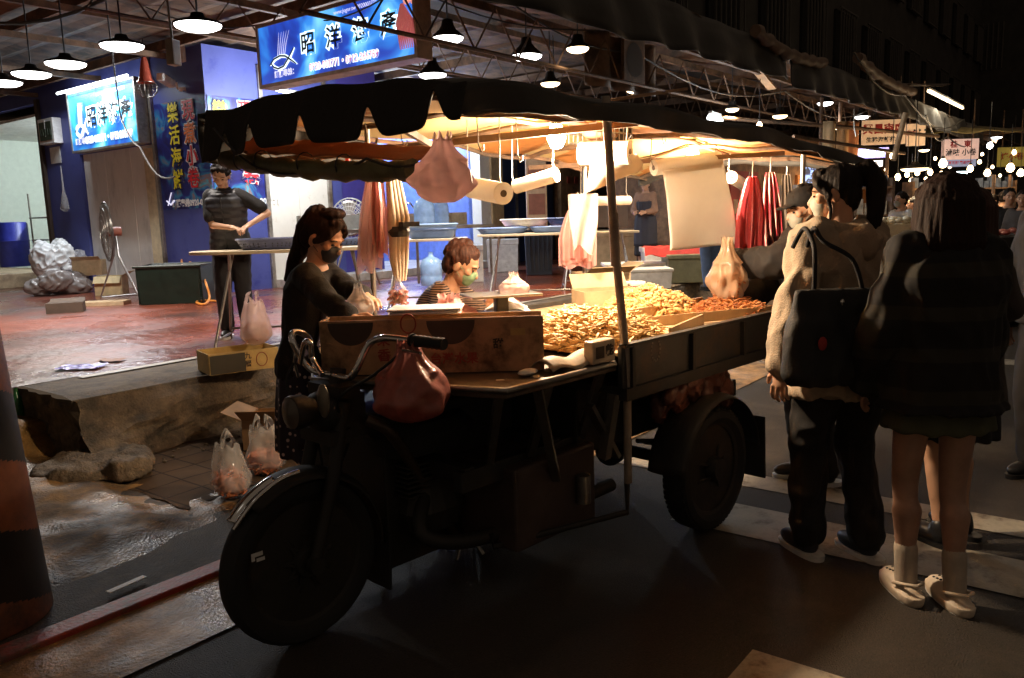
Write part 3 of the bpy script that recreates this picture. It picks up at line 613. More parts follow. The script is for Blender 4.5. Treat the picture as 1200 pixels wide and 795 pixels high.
simple('storage_or_fill_box', 'yellow plastic box under the cooker on the wire rack', 'box', lambda b: (b.box((0, 0, .1), (.35, .5, .2), taper=.85), b.box((0, 0, .21), (.37, .52, .03))), mat('yellow_plastic', (.7, .6, .12), .4), (8.5, 18.9, PZ+.31), bevel=.01)
simple('water_barrel', 'tall blue plastic barrel on the floor of the open room', 'barrel', lambda b: b.lathe([(.0, 1.0), (.3, 1.0), (.33, .96), (.33, .6), (.35, .58), (.33, .55), (.31, 0)], n=24), mat('deep_blue_plastic', (.04, .05, .4), .4), (7.75, 20.4, PZ+.27), smooth=True)
simple('wall_cabinet', 'small white cabinet hung high on the pale green wall', 'cabinet', lambda b: (b.box((0, 0, 0), (.3, .7, .6)), b.box((-.16, .18, 0), (.02, .32, .54)), b.box((-.16, -.18, 0), (.02, .32, .54))), WHITE, (11.2, 22.6, 2.9), bevel=.01)
def fusebox(b): b.box((0, 0, 0), (.16, .62, .46)); b.cur = 1; b.box((-.085, 0, 0), (.012, .5, .34)); b.cur = 0; b.box((-.09, 0, .05), (.01, .02, .3)); b.cur = 1; [b.box((-.096, -.2+i*.1, -.02), (.01, .05, .12)) for i in range(5)]
simple('fuse_box', 'open grey fuse box on the blue pier beside the lit sign', 'fuse box', fusebox, [WHITE, mat('fuse_green', (.03, .05, .03), .5)], (WX-.08, 16.45, 3.35), bevel=.006)
simple('notice_card', 'white notice card pinned under the fuse box', 'notice', lambda b: b.box((0, 0, 0), (.01, .42, .3)), WHITE, (WX-.01, 16.5, 2.92))
def netbag(b): b.loft([(V((0, 0, -.5)), V((.03, 0, 0)), V((0, .03, 0))), (V((0, .02, -.45)), V((.06, 0, 0)), V((0, .17, 0))), (V((0, 0, -.3)), V((.05, 0, 0)), V((0, .12, 0))), (V((0, 0, -.1)), V((.02, 0, 0)), V((0, .03, 0))), (V((0, 0, .35)), V((.01, 0, 0)), V((0, .01, 0)))], 12)
simple('hanging_bag', 'clear bag on a string hanging against the blue pier', 'bag', netbag, CLEAR, (WX-.07, 16.2, 2.35), smooth=True)

# ---------------------------------------------------------------- signs
RX = Matrix(((0, 0, -1), (-1, 0, 0), (0, 1, 0)))      # faces -X: right=-Y, up=Z
RY = Matrix(((1, 0, 0), (0, 0, -1), (0, 1, 0)))       # faces -Y
def signface(name, stops, estr, scale=1.2):
    m = bpy.data.materials.new(name); m.use_nodes = True; t = m.node_tree; bs = t.nodes['Principled BSDF']; N = t.nodes.new; L = t.links.new
    tc = N('ShaderNodeTexCoord'); nz = N('ShaderNodeTexNoise'); nz.inputs['Scale'].default_value = scale; nz.inputs['Detail'].default_value = 3; nz.inputs['Distortion'].default_value = 1.2; L(tc.outputs['Object'], nz.inputs[0])
    cr = N('ShaderNodeValToRGB'); L(nz.outputs[0], cr.inputs[0]); e = cr.color_ramp.elements
    e[0].position = stops[0][0]; e[0].color = (*stops[0][1], 1); e[1].position = stops[-1][0]; e[1].color = (*stops[-1][1], 1)
    for p, c in stops[1:-1]: q = e.new(p); q.color = (*c, 1)
    L(cr.outputs[0], bs.inputs['Base Color']); bs.inputs['Roughness'].default_value = .35
    if estr: L(cr.outputs[0], bs.inputs['Emission Color']); bs.inputs['Emission Strength'].default_value = estr
    return m
SF = signface('sea_blue_print', [(.3, (.01, .015, .16)), (.45, (.015, .05, .36)), (.55, (.03, .2, .62)), (.68, (.2, .6, .9))], .75)
SF2 = signface('sea_blue_print_bright', [(.3, (.015, .03, .35)), (.45, (.02, .15, .5)), (.55, (.05, .42, .62)), (.68, (.4, .8, .9))], .5, .9)
INK = mat('sign_ink', (.01, .01, .015), .4); GLOW = emis('backlit_white_letters', (.75, .95, 1), .75); REDL = emis('backlit_red_letters', (.55, .06, .12), .6); GREYL = emis('backlit_grey_letters', (.45, .45, .6), .7)
def seafood_sign(label, x, y1, y0, z0, z1, face, frame, tilt=0, tail=True, tubes=False, ztilt=0):
    """x plane, from y1 (image left) to y0; z0..z1"""
    W = y1-y0; Hh = z1-z0; root = thing('shop_sign', label, 'sign', (x, y1, z0)); k = Hh/.62
    b = MB(); b.box((.09, -W/2, Hh/2), (.18, W, Hh)); b.build('sign_box', frame, root, bevel=.006)
    b = MB(); b.box((-.004, -W/2, Hh/2), (.012, W-.07, Hh-.07)); b.build('sign_face', face, root)
    fr = MB()
    for zc in (.018, Hh-.018): fr.box((-.008, -W/2, zc), (.03, W, .036))
    for yc in (-.018, -W+.018): fr.box((-.009, yc, Hh/2), (.03, .036, Hh-.07))
    fr.build('frame', frame, root)
    def t(name, s, u, v, size, m, off=0, **kk):   # u from left 0..1, v height 0..1
        put_text(name, s, size*Hh, m, root, (-.013-off, -u*W, v*Hh), RX, **kk)
    for i, ch in enumerate('昭洋海產'):
        u = .355+i*.165
        t('lettering', ch, u, .52, .33, GLOW, 0, bold=.022*k, ext=.001); t('lettering', ch, u, .52, .33, INK, .004, bold=.003*k, ext=.001)
    t('phone_line', '訂購專線：', .19, .17, .115, GREYL, 0, bold=.002*k)
    for off, m_, bo in ((0, GLOW, .007*k), (.004, REDL, 0)):
        t('phone_line', '0920-003771・0912-266789', .57, .17, .145, m_, off, bold=bo, xs=.92)
    t('web_line', 'www.jogor.tw 0920003771', .66, .87, .085, GREYL, 0)
    # fish emblem: bowl, crossing tail, steam lines
    def pt(u, v): return (-.018, -u*W, v*Hh)
    for off, m_, r_ in ((0, GLOW, .017*k), (-.008, INK, .011*k)):
        b = MB()
        arc = [(.10, .36), (.12, .29), (.15, .25), (.19, .27), (.225, .37), (.265, .52)]
        arc2 = [(.09, .33), (.125, .41), (.17, .44), (.205, .42), (.24, .35), (.275, .27)]
        for a_ in (arc, arc2):
            pp = [V(pt(*q))+V((off, 0, 0)) for q in a_]; b.tube(pp, [r_*.5]+[r_]*(len(pp)-2)+[r_*.4], 8)
        b.build('emblem', m_, root, True)
    b = MB()
    for i in range(5): b.tube([pt(.145+i*.012, .42), pt(.155+i*.014, .62), pt(.165+i*.018, .8)], [.004*k, .003*k, .001*k], 6)
    b.build('steam_lines', GREYL, root)
    if tail:
        b = MB()
        for i in range(9): b.tube([pt(.93+.008*random.uniform(-1, 1), .75), pt(.9+.01*i, .5), pt(.9+.011*i+.01, .15)], [.01, .018, .006], 6)
        b.build('lobster_print', emis('lobster_red', (.28, .04, .04), .5), root)
        b = MB(); b.ball(pt(.955, .8), (.006, .05, .05), 12, 8); b.ball(pt(.985, .78), (.006, .03, .045), 12, 8); b.build('lobster_print', emis('lobster_pink', (.6, .2, .15), .7), root)
    if tubes:
        b = MB(); b.cyl((-.12, .1, Hh+.0), (-.12, -W*.48, Hh+.0), .022); b.cyl((-.12, -W*.52, Hh+.0), (-.12, -W, Hh+.0), .022); b.build('tube_lamp', TUBE, root, True)
        al = area('tube_light', (-.2, -W*.5, Hh+.02), (2.6, .08), 95*LC, (.9, .96, 1), (0, radians(18), pi/2), 'RECTANGLE', parent=root); al.rotation_euler = (0, radians(25), 0); al.data.size, al.data.size_y = .08, 2.6
    return root
SFR = mat('sign_frame_metal', (.45, .3, .2), .5, .3, dirt=(.2, .12, .08))
seafood_sign('long backlit blue seafood sign hung above the dark cart canopy', 5.5, 7.6, 5.25, 2.93, 3.58, SF, SFR)
seafood_sign('bright backlit seafood sign over the scuffed white shutter with tubes along its top', WX-.22, 15.3, 12.94, 2.86, 3.90, SF2, ALU, tail=False, tubes=True)
# printed banners
BANF = signface('banner_print', [(.35, (.012, .01, .10)), (.5, (.02, .03, .22)), (.58, (.03, .22, .42)), (.66, (.3, .15, .12)), (.74, (.08, .4, .55))], 0, 2.6)
YEL = mat('yellow_letters', (.85, .72, .03), .5, var=.02, emit=None); WHL = mat('white_letters', (.8, .8, .8), .5, var=.02); REDI = mat('red_letters', (.6, .02, .03), .5, var=.02); ORI = mat('orange_letters', (.75, .2, .04), .5, var=.02); NAVY = mat('navy_letters', (.02, .02, .12), .5, var=.02)
def banner(label, loc, W, Hh, Rm, cols, group=None):
    root = thing('shop_banner', label, 'banner', loc, 0, group); rgt = V(Rm.col[0]); upv = V(Rm.col[1]); nn = V(Rm.col[2])
    b = MB(); b.grid(8, 12, lambda u, v: rgt*(u*W)+upv*(v*Hh)+nn*(.012+.006*noise.noise(V((u*3, v*4, 1))))); b.build('banner_sheet', BANF, root, fix=False, solid=.004)
    for (u, s, size, mo, mi) in cols:
        for i, ch in enumerate(s):
            p = rgt*(u*W)+upv*(Hh*(.88-i*.205)); m2 = mi[i] if isinstance(mi, list) else mi
            put_text('lettering', ch, size, mo, root, p+nn*.024, Rm, bold=.022); put_text('lettering', ch, size, m2, root, p+nn*.028, Rm, bold=.006)
    put_text('lettering', '訂購專線0920-003771', .13, WHL, root, rgt*(W*.62)+upv*(Hh*.05)+nn*.024, Rm, bold=.004)
    b = MB(); b.tube([rgt*(.05+.02*i)*W*2+upv*(Hh*(.045+.02*abs(i-2)))+nn*.026 for i in range(5)], .012, 6); b.tube([rgt*(.12+.03*i)*W+upv*(Hh*(.04+.04*i))+nn*.026 for i in range(4)], .009, 6); b.build('emblem', GREYL, root)
    return root
banner('dark sea print banner with yellow and red characters on the blue shop wall', (WX-.0, yA-.04, 1.78), yA-WY-.04, 1.68, RX, [(.38, '樂活海鮮', .32, NAVY, YEL), (.68, '現煮小卷', .33, WHL, [REDI, ORI, REDI, REDI])])
banner('matching sea print banner behind the man with the quilted vest', (WX+.02, WY, 1.78), .92, 1.68, RY, [(.2, '樂活海鮮', .24, NAVY, YEL), (.72, '現煮小卷', .3, WHL, REDI)])
# camera and cage lamp
ca = thing('security_camera', 'white security camera on a bracket above the banner', 'camera', (WX-.03, 11.9, 3.72))
b = MB(); b.box((-.2, .1, 0), (.34, .12, .12), rz=.5, ry=.2); b.build('housing', WHITE, ca, bevel=.02); b = MB(); b.tube([(0, 0, -.12), (-.08, 0, -.12), (-.1, 0, -.03)], .02, 8); b.lathe([(.0, 0), (.06, 0), (.06, -.05)], (0, 0, -.1), 14); b.build('bracket', WHITE, ca); b = MB(); b.box((.0, -.05, .42), (.06, .16, .3)); b.build('junction_box', WHITE, ca, bevel=.01)
cg = thing('heat_lamp', 'red topped lamp in a wire cage hanging in front of the blue wall', 'lamp', (WX-.5, 12.1, 3.62))
b = MB(); b.lathe([(.03, .42), (.05, .36), (.1, .1), (.13, .05)], n=18); b.build('lamp_hood', mat('red_enamel', (.5, .1, .06), .4), cg, True)
b = MB(); b.lathe([(.13, .05), (.16, -.0), (.15, -.08), (.08, -.16), (.0, -.18)], n=14); cgw = b.build('wire_guard', STEEL, cg); md = cgw.modifiers.new('w', 'WIREFRAME'); md.thickness = .008
b = MB(); b.tube([(0, 0, .42), (.02, .02, .7)], .008, 6); b.build('cord', BLACKP, cg)

# ---------------------------------------------------------------- market roof
roof = thing('market_roof', 'sooty sheet metal market roof on rusty beams over the shops', 'roof', (4, 3.3, 4.3))
def rz_(y): return 3.22 + max(0, min(1, (y-3.3)/4.2))**.8*1.1
b = MB(); b.grid(220, 40, lambda u, v: V((-3+u*40-4, v*20, rz_(3.3+v*20)-4.3+.022*sin(u*40*22)))); b.build('roof_sheet', CEIL, roof, fix=False, solid=.01)
for i, x in enumerate([-1.2, .8, 2.8, 4.9, 6.9, 9, 11.2, 13.5, 16, 19, 22, 26]):
    b = MB(); pts = [V((x-4, y-3.3, rz_(y)-4.3-.12)) for y in (3.35, 4.4, 5.6, 7.5, 11, 16, 22)]
    for p, q in zip(pts, pts[1:]): b.bar(p, q, .07, .14)
    b.build('rafter', BEAM, roof)
for y in (4.2, 5.6, 7.1, 8.6, 10.2, 12, 14.5, 17): b = MB(); b.bar((-7, y-3.3, rz_(y)-4.3-.24), (26, y-3.3, rz_(y)-4.3-.24), .06, .08); b.build('purlin', BEAM, roof)
# lattice trusses seen among the lamps
for y in (5.0, 8.2):
    b = MB(); z1 = rz_(y)-4.3-.3; z0 = z1-.42
    b.tube([(0, y-3.3, z0), (24, y-3.3, z0)], .02, 6)
    for i in range(36): b.tube([(i*.66, y-3.3, z0), (i*.66+.33, y-3.3, z1), (i*.66+.66, y-3.3, z0)], .011, 5)
    b.build('truss', BEAM, roof)
rp = MB()
for (x, y) in ((4.3, 12.4), (11.2, 5.7), (17.5, 5.7)): pass
# valances of dark tarp along the street edge
def valance(label, x0, x1, y, z0, z1, sag=.04, seed=0):
    b = MB(); 
    def f(u, v):
        x = x0+(x1-x0)*u; d = .05*noise.noise(V((x*2.2, v*1.5, seed)))+.03*sin(x*9+seed)*(1-v)
        return V((x, y+d-.1*(1-v), z0(x)+(z1(x)-z0(x))*v + (sag*noise.noise(V((x*1.7, 0, seed))) if v < .3 else 0)))
    b.grid(int((x1-x0)*14), 8, f); return tag(b.build('awning_valance', TARP, None, True, angle=180, fix=False, solid=.006), label, 'awning')
valance('black tarp valance hanging from the market roof edge over the cart', 3.6, 9.2, 3.28, lambda x: 2.70+.02*x, lambda x: 3.24+.0*x, seed=1)
valance('further dark tarp valance along the market roof towards the lit stalls', 9.25, 15.4, 3.26, lambda x: 2.82+.01*(x-9), lambda x: 3.24, seed=5)
valance('farthest dark tarp valance before the bright alley lamps', 15.5, 23, 3.3, lambda x: 2.85, lambda x: 3.26, seed=9)
def rolled(label, a, c, r, m, name='rolled_tarp', cat='rolled tarp'):
    a, c = V(a), V(c); n = 24; b = MB(); b.tube([a.lerp(c, i/n)+V((0, 0, -.08*sin(pi*i/n)+.015*sin(i*1.7))) for i in range(n+1)], [r*(1+.18*sin(i*2.1)) for i in range(n+1)], 10)
    return tag(b.build(name, m, None, True), label, cat)
rolled('rolled brown awning tarp lying along the roof edge', aty(885, 36, 3.2), aty(965, 74, 3.2), .06, mat('brown_tarp', (.2, .13, .09), .6))
rolled('second rolled awning tarp farther along the roof edge', aty(1005, 68, 3.2), aty(1070, 108, 3.2), .07, mat('brown_tarp', (.2, .13, .09), .6))
tube_lamp('long fluorescent tube lamp on the roof edge against the night', aty(1088, 107, 3.15), aty(1128, 127, 3.15), 6, (1, .85, .6), .025, emis('warm_lit_tube', (1, .72, .4), 2.5))
# hanging sheets and ducts under the roof
b = MB(); b.grid(20, 10, lambda u, v: V((8.0+u*1.6, 5.1+.06*sin(u*18), 2.95+v*.62))); tag(b.build('hanging_sheet', mat('brown_sheet', (.2, .13, .085), .7, dirt=(.06, .04, .03)), None, True, fix=False, solid=.004, angle=180), 'brown sheet hanging under the roof behind the canopy lamps', 'sheet')
b = MB(); b.box((0, 0, 0), (.5, .04, .5)); b.cur = 1; b.lathe([(.0, 0), (.2, 0)], (0, -.022, 0), 20, Matrix.Rotation(pi/2, 3, 'X')); o = b.build('extractor_fan', [BEAM, BLACKP]); o.location = (8.9, 4.98, 3.3); tag(o, 'square dark extractor fan in the brown sheet', 'fan')
for i, (a, c) in enumerate((((878, 72), (905, 104)), ((712, 118), (800, 105)))):
    b = MB(); b.bar(aty(*a, 4.2), aty(*c, 4.2), .12, .03); tag(b.build('loose_plank', mat('bare_plank', (.45, .25, .12), .6)), ['bare plank tilted down from the roof edge beside the lit lamp', 'pale plank slung under the roof above the canopy'][i], 'plank')
# cables
def cable(label, pts, r=.008, m=None, name='cable'):
    b = MB(); P_ = [V(p) for p in pts]; out = []
    for i in range(len(P_)-1):
        for k in range(8): 
            t_ = k/8; p = P_[i].lerp(P_[i+1], t_); p.z -= .25*(P_[i+1]-P_[i]).length*.25*sin(pi*t_); out.append(p)
    out.append(P_[-1]); b.tube(out, r, 6); return tag(b.build(name, m or BLACKP, None, True), label, 'cable')
cable('black cable looping down beside the security camera to the canopy', [(4.2, 8.2, 4.0), (4.6, 8.9, 2.7), (4.3, 8.0, 2.3), (3.6, 6.2, 1.9)])
cable('thin cable sagging under the roof near the long blue sign', [(5.4, 9.6, 4.1), (5.6, 7.2, 3.6), (5.3, 5.2, 3.5), (6.8, 4.2, 3.2)])
cable('black cable strung between the lamps above the canopy', [(6.5, 5.2, 3.7), (9, 5.0, 3.4), (13, 4.6, 3.3), (17, 4.4, 3.3)], .012)
simple('power_socket_box', 'grey socket box dangling from a cable in front of the blue wall', 'socket', lambda b: (b.box((0, 0, 0), (.1, .07, .2)), b.cyl((0, 0, .1), (-.04, 0, .9), .012, n=6)), mat('grey_box', (.3, .28, .24), .5), tuple(atd(203, 62, 6.6)), .4, bevel=.01)

# ---------------------------------------------------------------- lamps
SHADE = mat('dark_lamp_shade', (.02, .016, .013), .9, spec=.1); LENS = emis('lamp_lens', (1, .98, .95), 5); LENSW = emis('warm_lamp_lens', (1, .72, .4), 4)
def pendant(label, p, r=.2, power=60, col=(1, .9, .8), warm=False, top=4.1, group='white pendant lamps under the roof', spread=112):
    root = thing('pendant_lamp', label, 'lamp', p, 0, group)
    b = MB(); hk = .45 if r > .19 else 1; b.lathe([(.03, r*1.15*hk), (.05, r*1.1*hk), (.06, r*.75*hk), (r*.55, r*.5*hk), (r*.98, .02), (r, 0)], n=28); b.build('lamp_shade', SHADE, root, True, solid=.004)
    b = MB(); b.lathe([(r*.97, .004), (r*.93, -.014), (r*.7, -.034), (r*.35, -.045), (0, -.047)], n=28); b.build('lamp_lens', LENSW if warm else LENS, root, True)
    b = MB(); b.cyl((0, 0, r*1.1*hk), (0, 0, max(.3, top-p[2])), .008, n=6); b.build('cord', BLACKP, root)
    la = area('lamp_light', (0, 0, -.055), r*1.8, power*LC, col, (0, 0, 0), parent=root); la.data.spread = radians(spread)
    return root
L5 = ['large', 'second', 'third', 'fourth', 'cut off']
for i, (px, py) in enumerate(((232, 30), (143, 54), (77, 75), (37, 87), (4, 97))):
    p = atz(px, py, 3.2); pendant(['biggest white pendant lamp above the man in the quilted vest', 'white pendant lamp above the lit sign over the shutter', 'white pendant lamp third along the row over the wet red floor', 'white pendant lamp fourth along the row over the wet red floor', 'white pendant lamp at the far end of the row by the open room'][i], p, .2, (17, 15, 20, 40, 60)[i], spread=(112, 112, 135, 155, 155)[i])
for i, (px, py, r, wm, pw) in enumerate(((525, 45, .15, 0, 45), (617, 66, .17, 0, 50), (507, 88, .17, 0, 45), (677, 57, .12, 1, 25), (645, 98, .13, 1, 30), (748, 106, .17, 1, 40), (650, 131, .11, 1, 20), (967, 121, .13, 0, 30), (1010, 137, .15, 0, 30), (1026, 142, .12, 0, 15))):
    zc = 3.2 if i != 6 else 2.9
    p = atz(px, py, zc); pendant(['white pendant lamp just past the end of the long blue sign', 'black conical pendant lamp with wide lit mouth above the canopy', 'white pendant lamp low under the long blue sign', 'small warm pendant lamp high behind the conical lamp', 'small warm pendant lamp over the canopy front', 'warm pendant lamp beside the slung plank', 'tiny warm lamp touching the canopy edge', 'white pendant lamp over the canopy tail', 'white flat lamp beside the red lettered sign', 'second flat lamp touching the red lettered sign'][i], p, r, pw*(1.2 if i == 2 else .55), (1, .72, .42) if wm else (1, .93, .84), bool(wm), 3.9, 'lamps hanging among the beams' )
cable('fat black conduit running under the lamps', [(4.07, 6.0, 3.95), (4.07, 11, 3.95)], .02)

# ---------------------------------------------------------------- far buildings and alley
fb = thing('apartment_block', 'unlit apartment block rising black above the market roof', 'building', (24, 6.5, 0))
b = MB(); b.box((0, .5, 8.9), (52, 1, 9.6)); b.build('wall', FAC, fb)
for i in range(20):
    x = -24+i*2.5
    for fl in range(3):
        if fl == 2 and i % 2: continue
        b = MB(); b.box((x, -.03, 5.6+fl*2.8), (1.5, .06, 1.5)); w_ = b.build('window', mat('dark_glass', (.02, .02, .02), .2), fb)
        b = MB()
        for k in range(7): b.box((x-.66+k*.22, -.16, 5.6+fl*2.8), (.03, .03, 1.6))
        b.box((x, -.16, 4.82+fl*2.8), (1.5, .05, .04)); b.box((x, -.16, 6.38+fl*2.8), (1.5, .05, .04))
        b.build('window_grille', mat('grille_paint', (.09, .08, .07), .6), w_)
f2 = thing('apartment_block', 'dark building closing the far end of the market street', 'building', (44, 1, 0))
b = MB(); b.box((0, 0, 7), (1, 26, 14)); b.build('wall', FAC, f2)
for i in range(6):
    b = MB(); 
    for k in range(8): b.box((-.56, -9+i*3.4+k*.2, 6+(i % 3)*2.4), (.04, .05, 2))
    b.build('window_grille', mat('grille_paint', (.09, .08, .07), .6), f2)
# shops behind, right: navy front, tan front, boxes
s2 = thing('market_shop', 'shuttered shop with navy panels and tan doorway past the pillar', 'shop', (14.0, WY, PZ))
b = MB(); b.box((1.3, .3, 1.9), (2.6, .2, 3.8)); b.build('navy_panel', mat('navy_front', (.03, .05, .13), .4), s2)
b = MB(); [b.box((.3+k*.8, .18, 1.9), (.05, .05, 3.8)) for k in range(3)]; b.build('panel_rib', ALU, s2)
b = MB(); b.box((3.6, .2, 1.9), (1.6, .2, 3.8)); b.box((8.5, .2, 3.2), (9, .2, 1.6)); b.build('wall', mat('warm_tan_front', (.45, .28, .15), .6, var=.4, dirt=(.15, .09, .05)), s2)
b = MB(); [b.box((3.1+k*.33, .07, 1.9+j*.42), (.12, .03, .16)) for k in range(3) for j in range(4)]; b.build('ornament', mat('rust_red', (.35, .06, .03), .5), s2)
b = MB(); b.box((8.5, 3, 1.9), (9, .2, 3.8)); b.build('back_wall', mat('dim_back_wall', (.22, .13, .075), .7, var=.5), s2)
b = MB(); b.box((14, 1, 1.9), (2, .2, 3.8)); b.box((20, -1, 1.9), (9, .2, 3.8)); b.build('wall', mat('brown_stall_wall', (.2, .11, .06), .7, var=.5, dirt=(.07, .045, .03)), s2)

def board_sign(label, c, W, Hh, rzv, faces, lines, estr=.3, name='hanging_sign', posts=True, cat='sign'):
    root = thing(name, label, cat, c, rzv)
    b = MB(); b.box((0, .03, 0), (W, .06, Hh)); b.build('sign_board', faces, root, bevel=.005)
    for (s_, u, v, size, m_, bo, xs) in lines: put_text('lettering', s_, size, m_, root, (u*W/2, -.006, v*Hh/2), RY, bold=bo, xs=xs)
    if posts: b = MB(); b.cyl((-W*.35, .03, Hh/2), (-W*.35, .03, Hh/2+.8), .015, n=6); b.cyl((W*.35, .03, Hh/2), (W*.35, .03, Hh/2+.8), .015, n=6); b.build('hanger', BEAM, root)
    return root
CS = mat('cream_sign', (.7, .5, .32), .5, emit=(.7, .42, .22), estr=.22); DRED = mat('dark_red_letters', (.35, .01, .01), .5, var=.02)
FACEC = YAW-pi/2   # boards facing the camera side
board_sign('cream signboard with four dark red characters over the market alley', atd(1036, 155, 15.5), .80, .46, FACEC-.1, CS, [('興', -.75, .22, .19, DRED, .008, 1), ('昌', -.25, .22, .19, DRED, .008, 1), ('商', .22, .22, .19, DRED, .008, 1), ('店', .7, .22, .19, DRED, .008, 1), ('生猛海鮮批發', 0, -.62, .1, INK, .003, 1.1)])
board_sign('narrow cream panel with small dark characters beside the red lettered sign', atd(1074, 158, 15.8), .34, .42, FACEC-.1, CS, [('乾貨', -.5, .1, .11, DRED, .002, 1), ('・・・', .35, .35, .1, INK, .01, 1), ('・・・', .35, 0, .1, INK, .01, 1)])
board_sign('pink lit signboard with red and grey characters over the bulbs', atd(1126, 175, 17), .76, .42, FACEC, mat('pink_sign', (.7, .5, .45), .5, emit=(.6, .4, .34), estr=.35), [('桂', -.4, .45, .15, DRED, .005, 1), ('東', .35, .45, .15, DRED, .005, 1), ('滷味 小卷', 0, -.35, .15, INK, .003, 1)])
board_sign('pale blue board with small print under the pink signboard', atd(1124, 191, 17.2), .72, .16, FACEC, mat('pale_blue_sign', (.3, .35, .5), .5, emit=(.2, .25, .4), estr=.3), [('新鮮現撈 歡迎選購', 0, 0, .07, REDI, .002, 1)], posts=False)
board_sign('violet lit shop strip with white characters behind the canopy tail', atd(1012, 180, 16.5), .95, .2, FACEC-.25, emis('violet_lit_strip', (.08, .07, .5), 1.2), [('Ｏ活海產小吃', -.1, 0, .15, emis('white_lit_letters', (.8, .85, 1), 3), .004, 1)], posts=False)
board_sign('small pale lightbox under the violet shop strip', atd(1024, 192, 16.2), .36, .12, FACEC, emis('small_lightbox', (.9, .8, .7), 1.2), [('小吃', 0, 0, .08, INK, .002, 1)], posts=False)
board_sign('blue and white price board on a post behind the hanging red bags', atd(949, 210, 9), .13, .3, FACEC, emis('blue_white_board', (.35, .5, .95), 1.0), [('鮮', 0, .4, .12, WHL, .004, 1), ('魚', 0, -.4, .12, WHL, .004, 1)], posts=False)
board_sign('little blue price tag below the blue and white board', atd(949, 239, 9), .15, .09, FACEC, emis('blue_white_board', (.35, .5, .95), 1.0), [('特價', 0, 0, .07, WHL, .002, 1)], posts=False)
board_sign('dull yellow signboard hanging at the far side of the alley', atd(1186, 184, 18), .6, .42, FACEC, mat('dull_yellow_sign', (.35, .28, .06), .6, emit=(.3, .22, .04), estr=.2), [('烤小卷', 0, 0, .17, DRED, .003, 1)])
BULB = emis('warm_bulb', (1, .66, .34), 7); BULBW = emis('white_bulb', (.9, .97, 1), 6)
def bulb(label, p, r=.07, power=8, col=(1, .66, .34), m=None, group='bare bulbs over the alley stalls', top=.8, cat='lamp'):
    root = thing('bare_bulb', label, cat, p, 0, group)
    b = MB(); b.lathe([(0, -r*1.1), (r*.6, -r*.9), (r, -r*.2), (r*.85, r*.5), (r*.4, r*1.2)], n=16); b.build('glass', m or BULB, root, True)
    b = MB(); b.lathe([(r*.42, r*1.1), (r*.45, r*1.9), (0, r*1.95)], n=12); b.cyl((0, 0, r*1.9), (0, 0, top), .006, n=5); b.build('socket', BLACKP, root, True)
    if power: point('bulb_light', (0, 0, -r*1.6), r, power*.35, col, root)
    return root
bl = [(1046, 183, 13, .085, 30), (1052, 208, 14, .09, 30), (1063, 205, 15, .08, 0), (1075, 203, 15, .08, 0), (1090, 202, 15.5, .09, 25), (1105, 192, 14.5, .13, 0), (1103, 204, 16, .08, 0), (1137, 198, 13.5, .09, 30), (1157, 203, 14, .1, 25), (1160, 171, 15, .1, 25), (1163, 196, 17, .06, 0), (1184, 197, 15, .13, 25), (1196, 203, 16, .12, 0), (1188, 179, 18, .1, 0), (890, 147, 11, .07, 20), (1182, 184, 20, .06, 0)]
for i, (px, py, dp, r, pw) in enumerate(bl):
    lab = ['bare bulb beside the slanted pole', 'lowest bare bulb at the near end of the cluster', 'bare bulb second in the low cluster', 'bare bulb third in the low cluster', 'bare bulb fourth in the low cluster', 'tall pear shaped bulb above the low cluster', 'dim bare bulb right under the pear shaped bulb', 'bare bulb tilted beside the bowl shaped lamp', 'big round bulb over the crowd', 'bright square looking bulb beside the pink signboard', 'small bulb above the big round bulb', 'wide bright bulb over the dark crowd', 'white hot bulb at the very edge of the alley', 'bulb under the red cloth by the yellow signboard', 'bare bulb behind the canopy top among the beams', 'tiny bulb in front of the yellow signboard'][i]
    bulb(lab, atd(px, py, dp), r*.55, pw, m=BULBW if i in (9,) else None)
bw = thing('bowl_lamp', 'pale blue lit bowl shaped lamp under the pink signboard', 'lamp', atd(1121, 203, 15), 0); b = MB(); b.lathe([(0, -.12), (.1, -.1), (.17, -.03), (.19, .02), (0, .02)], n=20); b.build('shade', emis('pale_blue_lamp', (.7, .95, 1), 5), bw, True)
pendant('wide metal lampshade over the low bulb cluster', atd(1072, 198, 13.5), .22, 30, (1, .8, .5), True, 3.2, 'lamps hanging among the beams')
for i, (px, py, dp) in enumerate(((880, 152, 11), (906, 158, 11.5))): c = atd(px, py, dp); tube_lamp(['white tube lamp behind the canopy top', 'second tube lamp slanting behind the canopy top'][i], c-V((.3, 0, .0)), c+V((.3, .1, -.03)), 12, r=.025, group='short tube lamps behind the canopy')
c = atd(838, 139, 11); tube_lamp('bluish short lamp above the canopy ridge', c-V((.15, 0, 0)), c+V((.15, 0, -.02)), 10, r=.05)
b = MB(); b.tube([atd(1061, 133, 12), atd(1047, 188, 12)], .04, 8); tag(b.build('slanted_pole', mat('pale_pole', (.6, .42, .25), .5), None, True), 'pale pole slanting across the red lettered sign', 'pole')
b = MB(); b.tube([atd(1001, 128, 12), atd(1001, 150, 12), atd(1003, 160, 12), atd(1008, 156, 12)], .012, 6); tag(b.build('meat_hook', STEEL, None, True), 'bent steel hook hanging before the red lettered sign', 'hook')
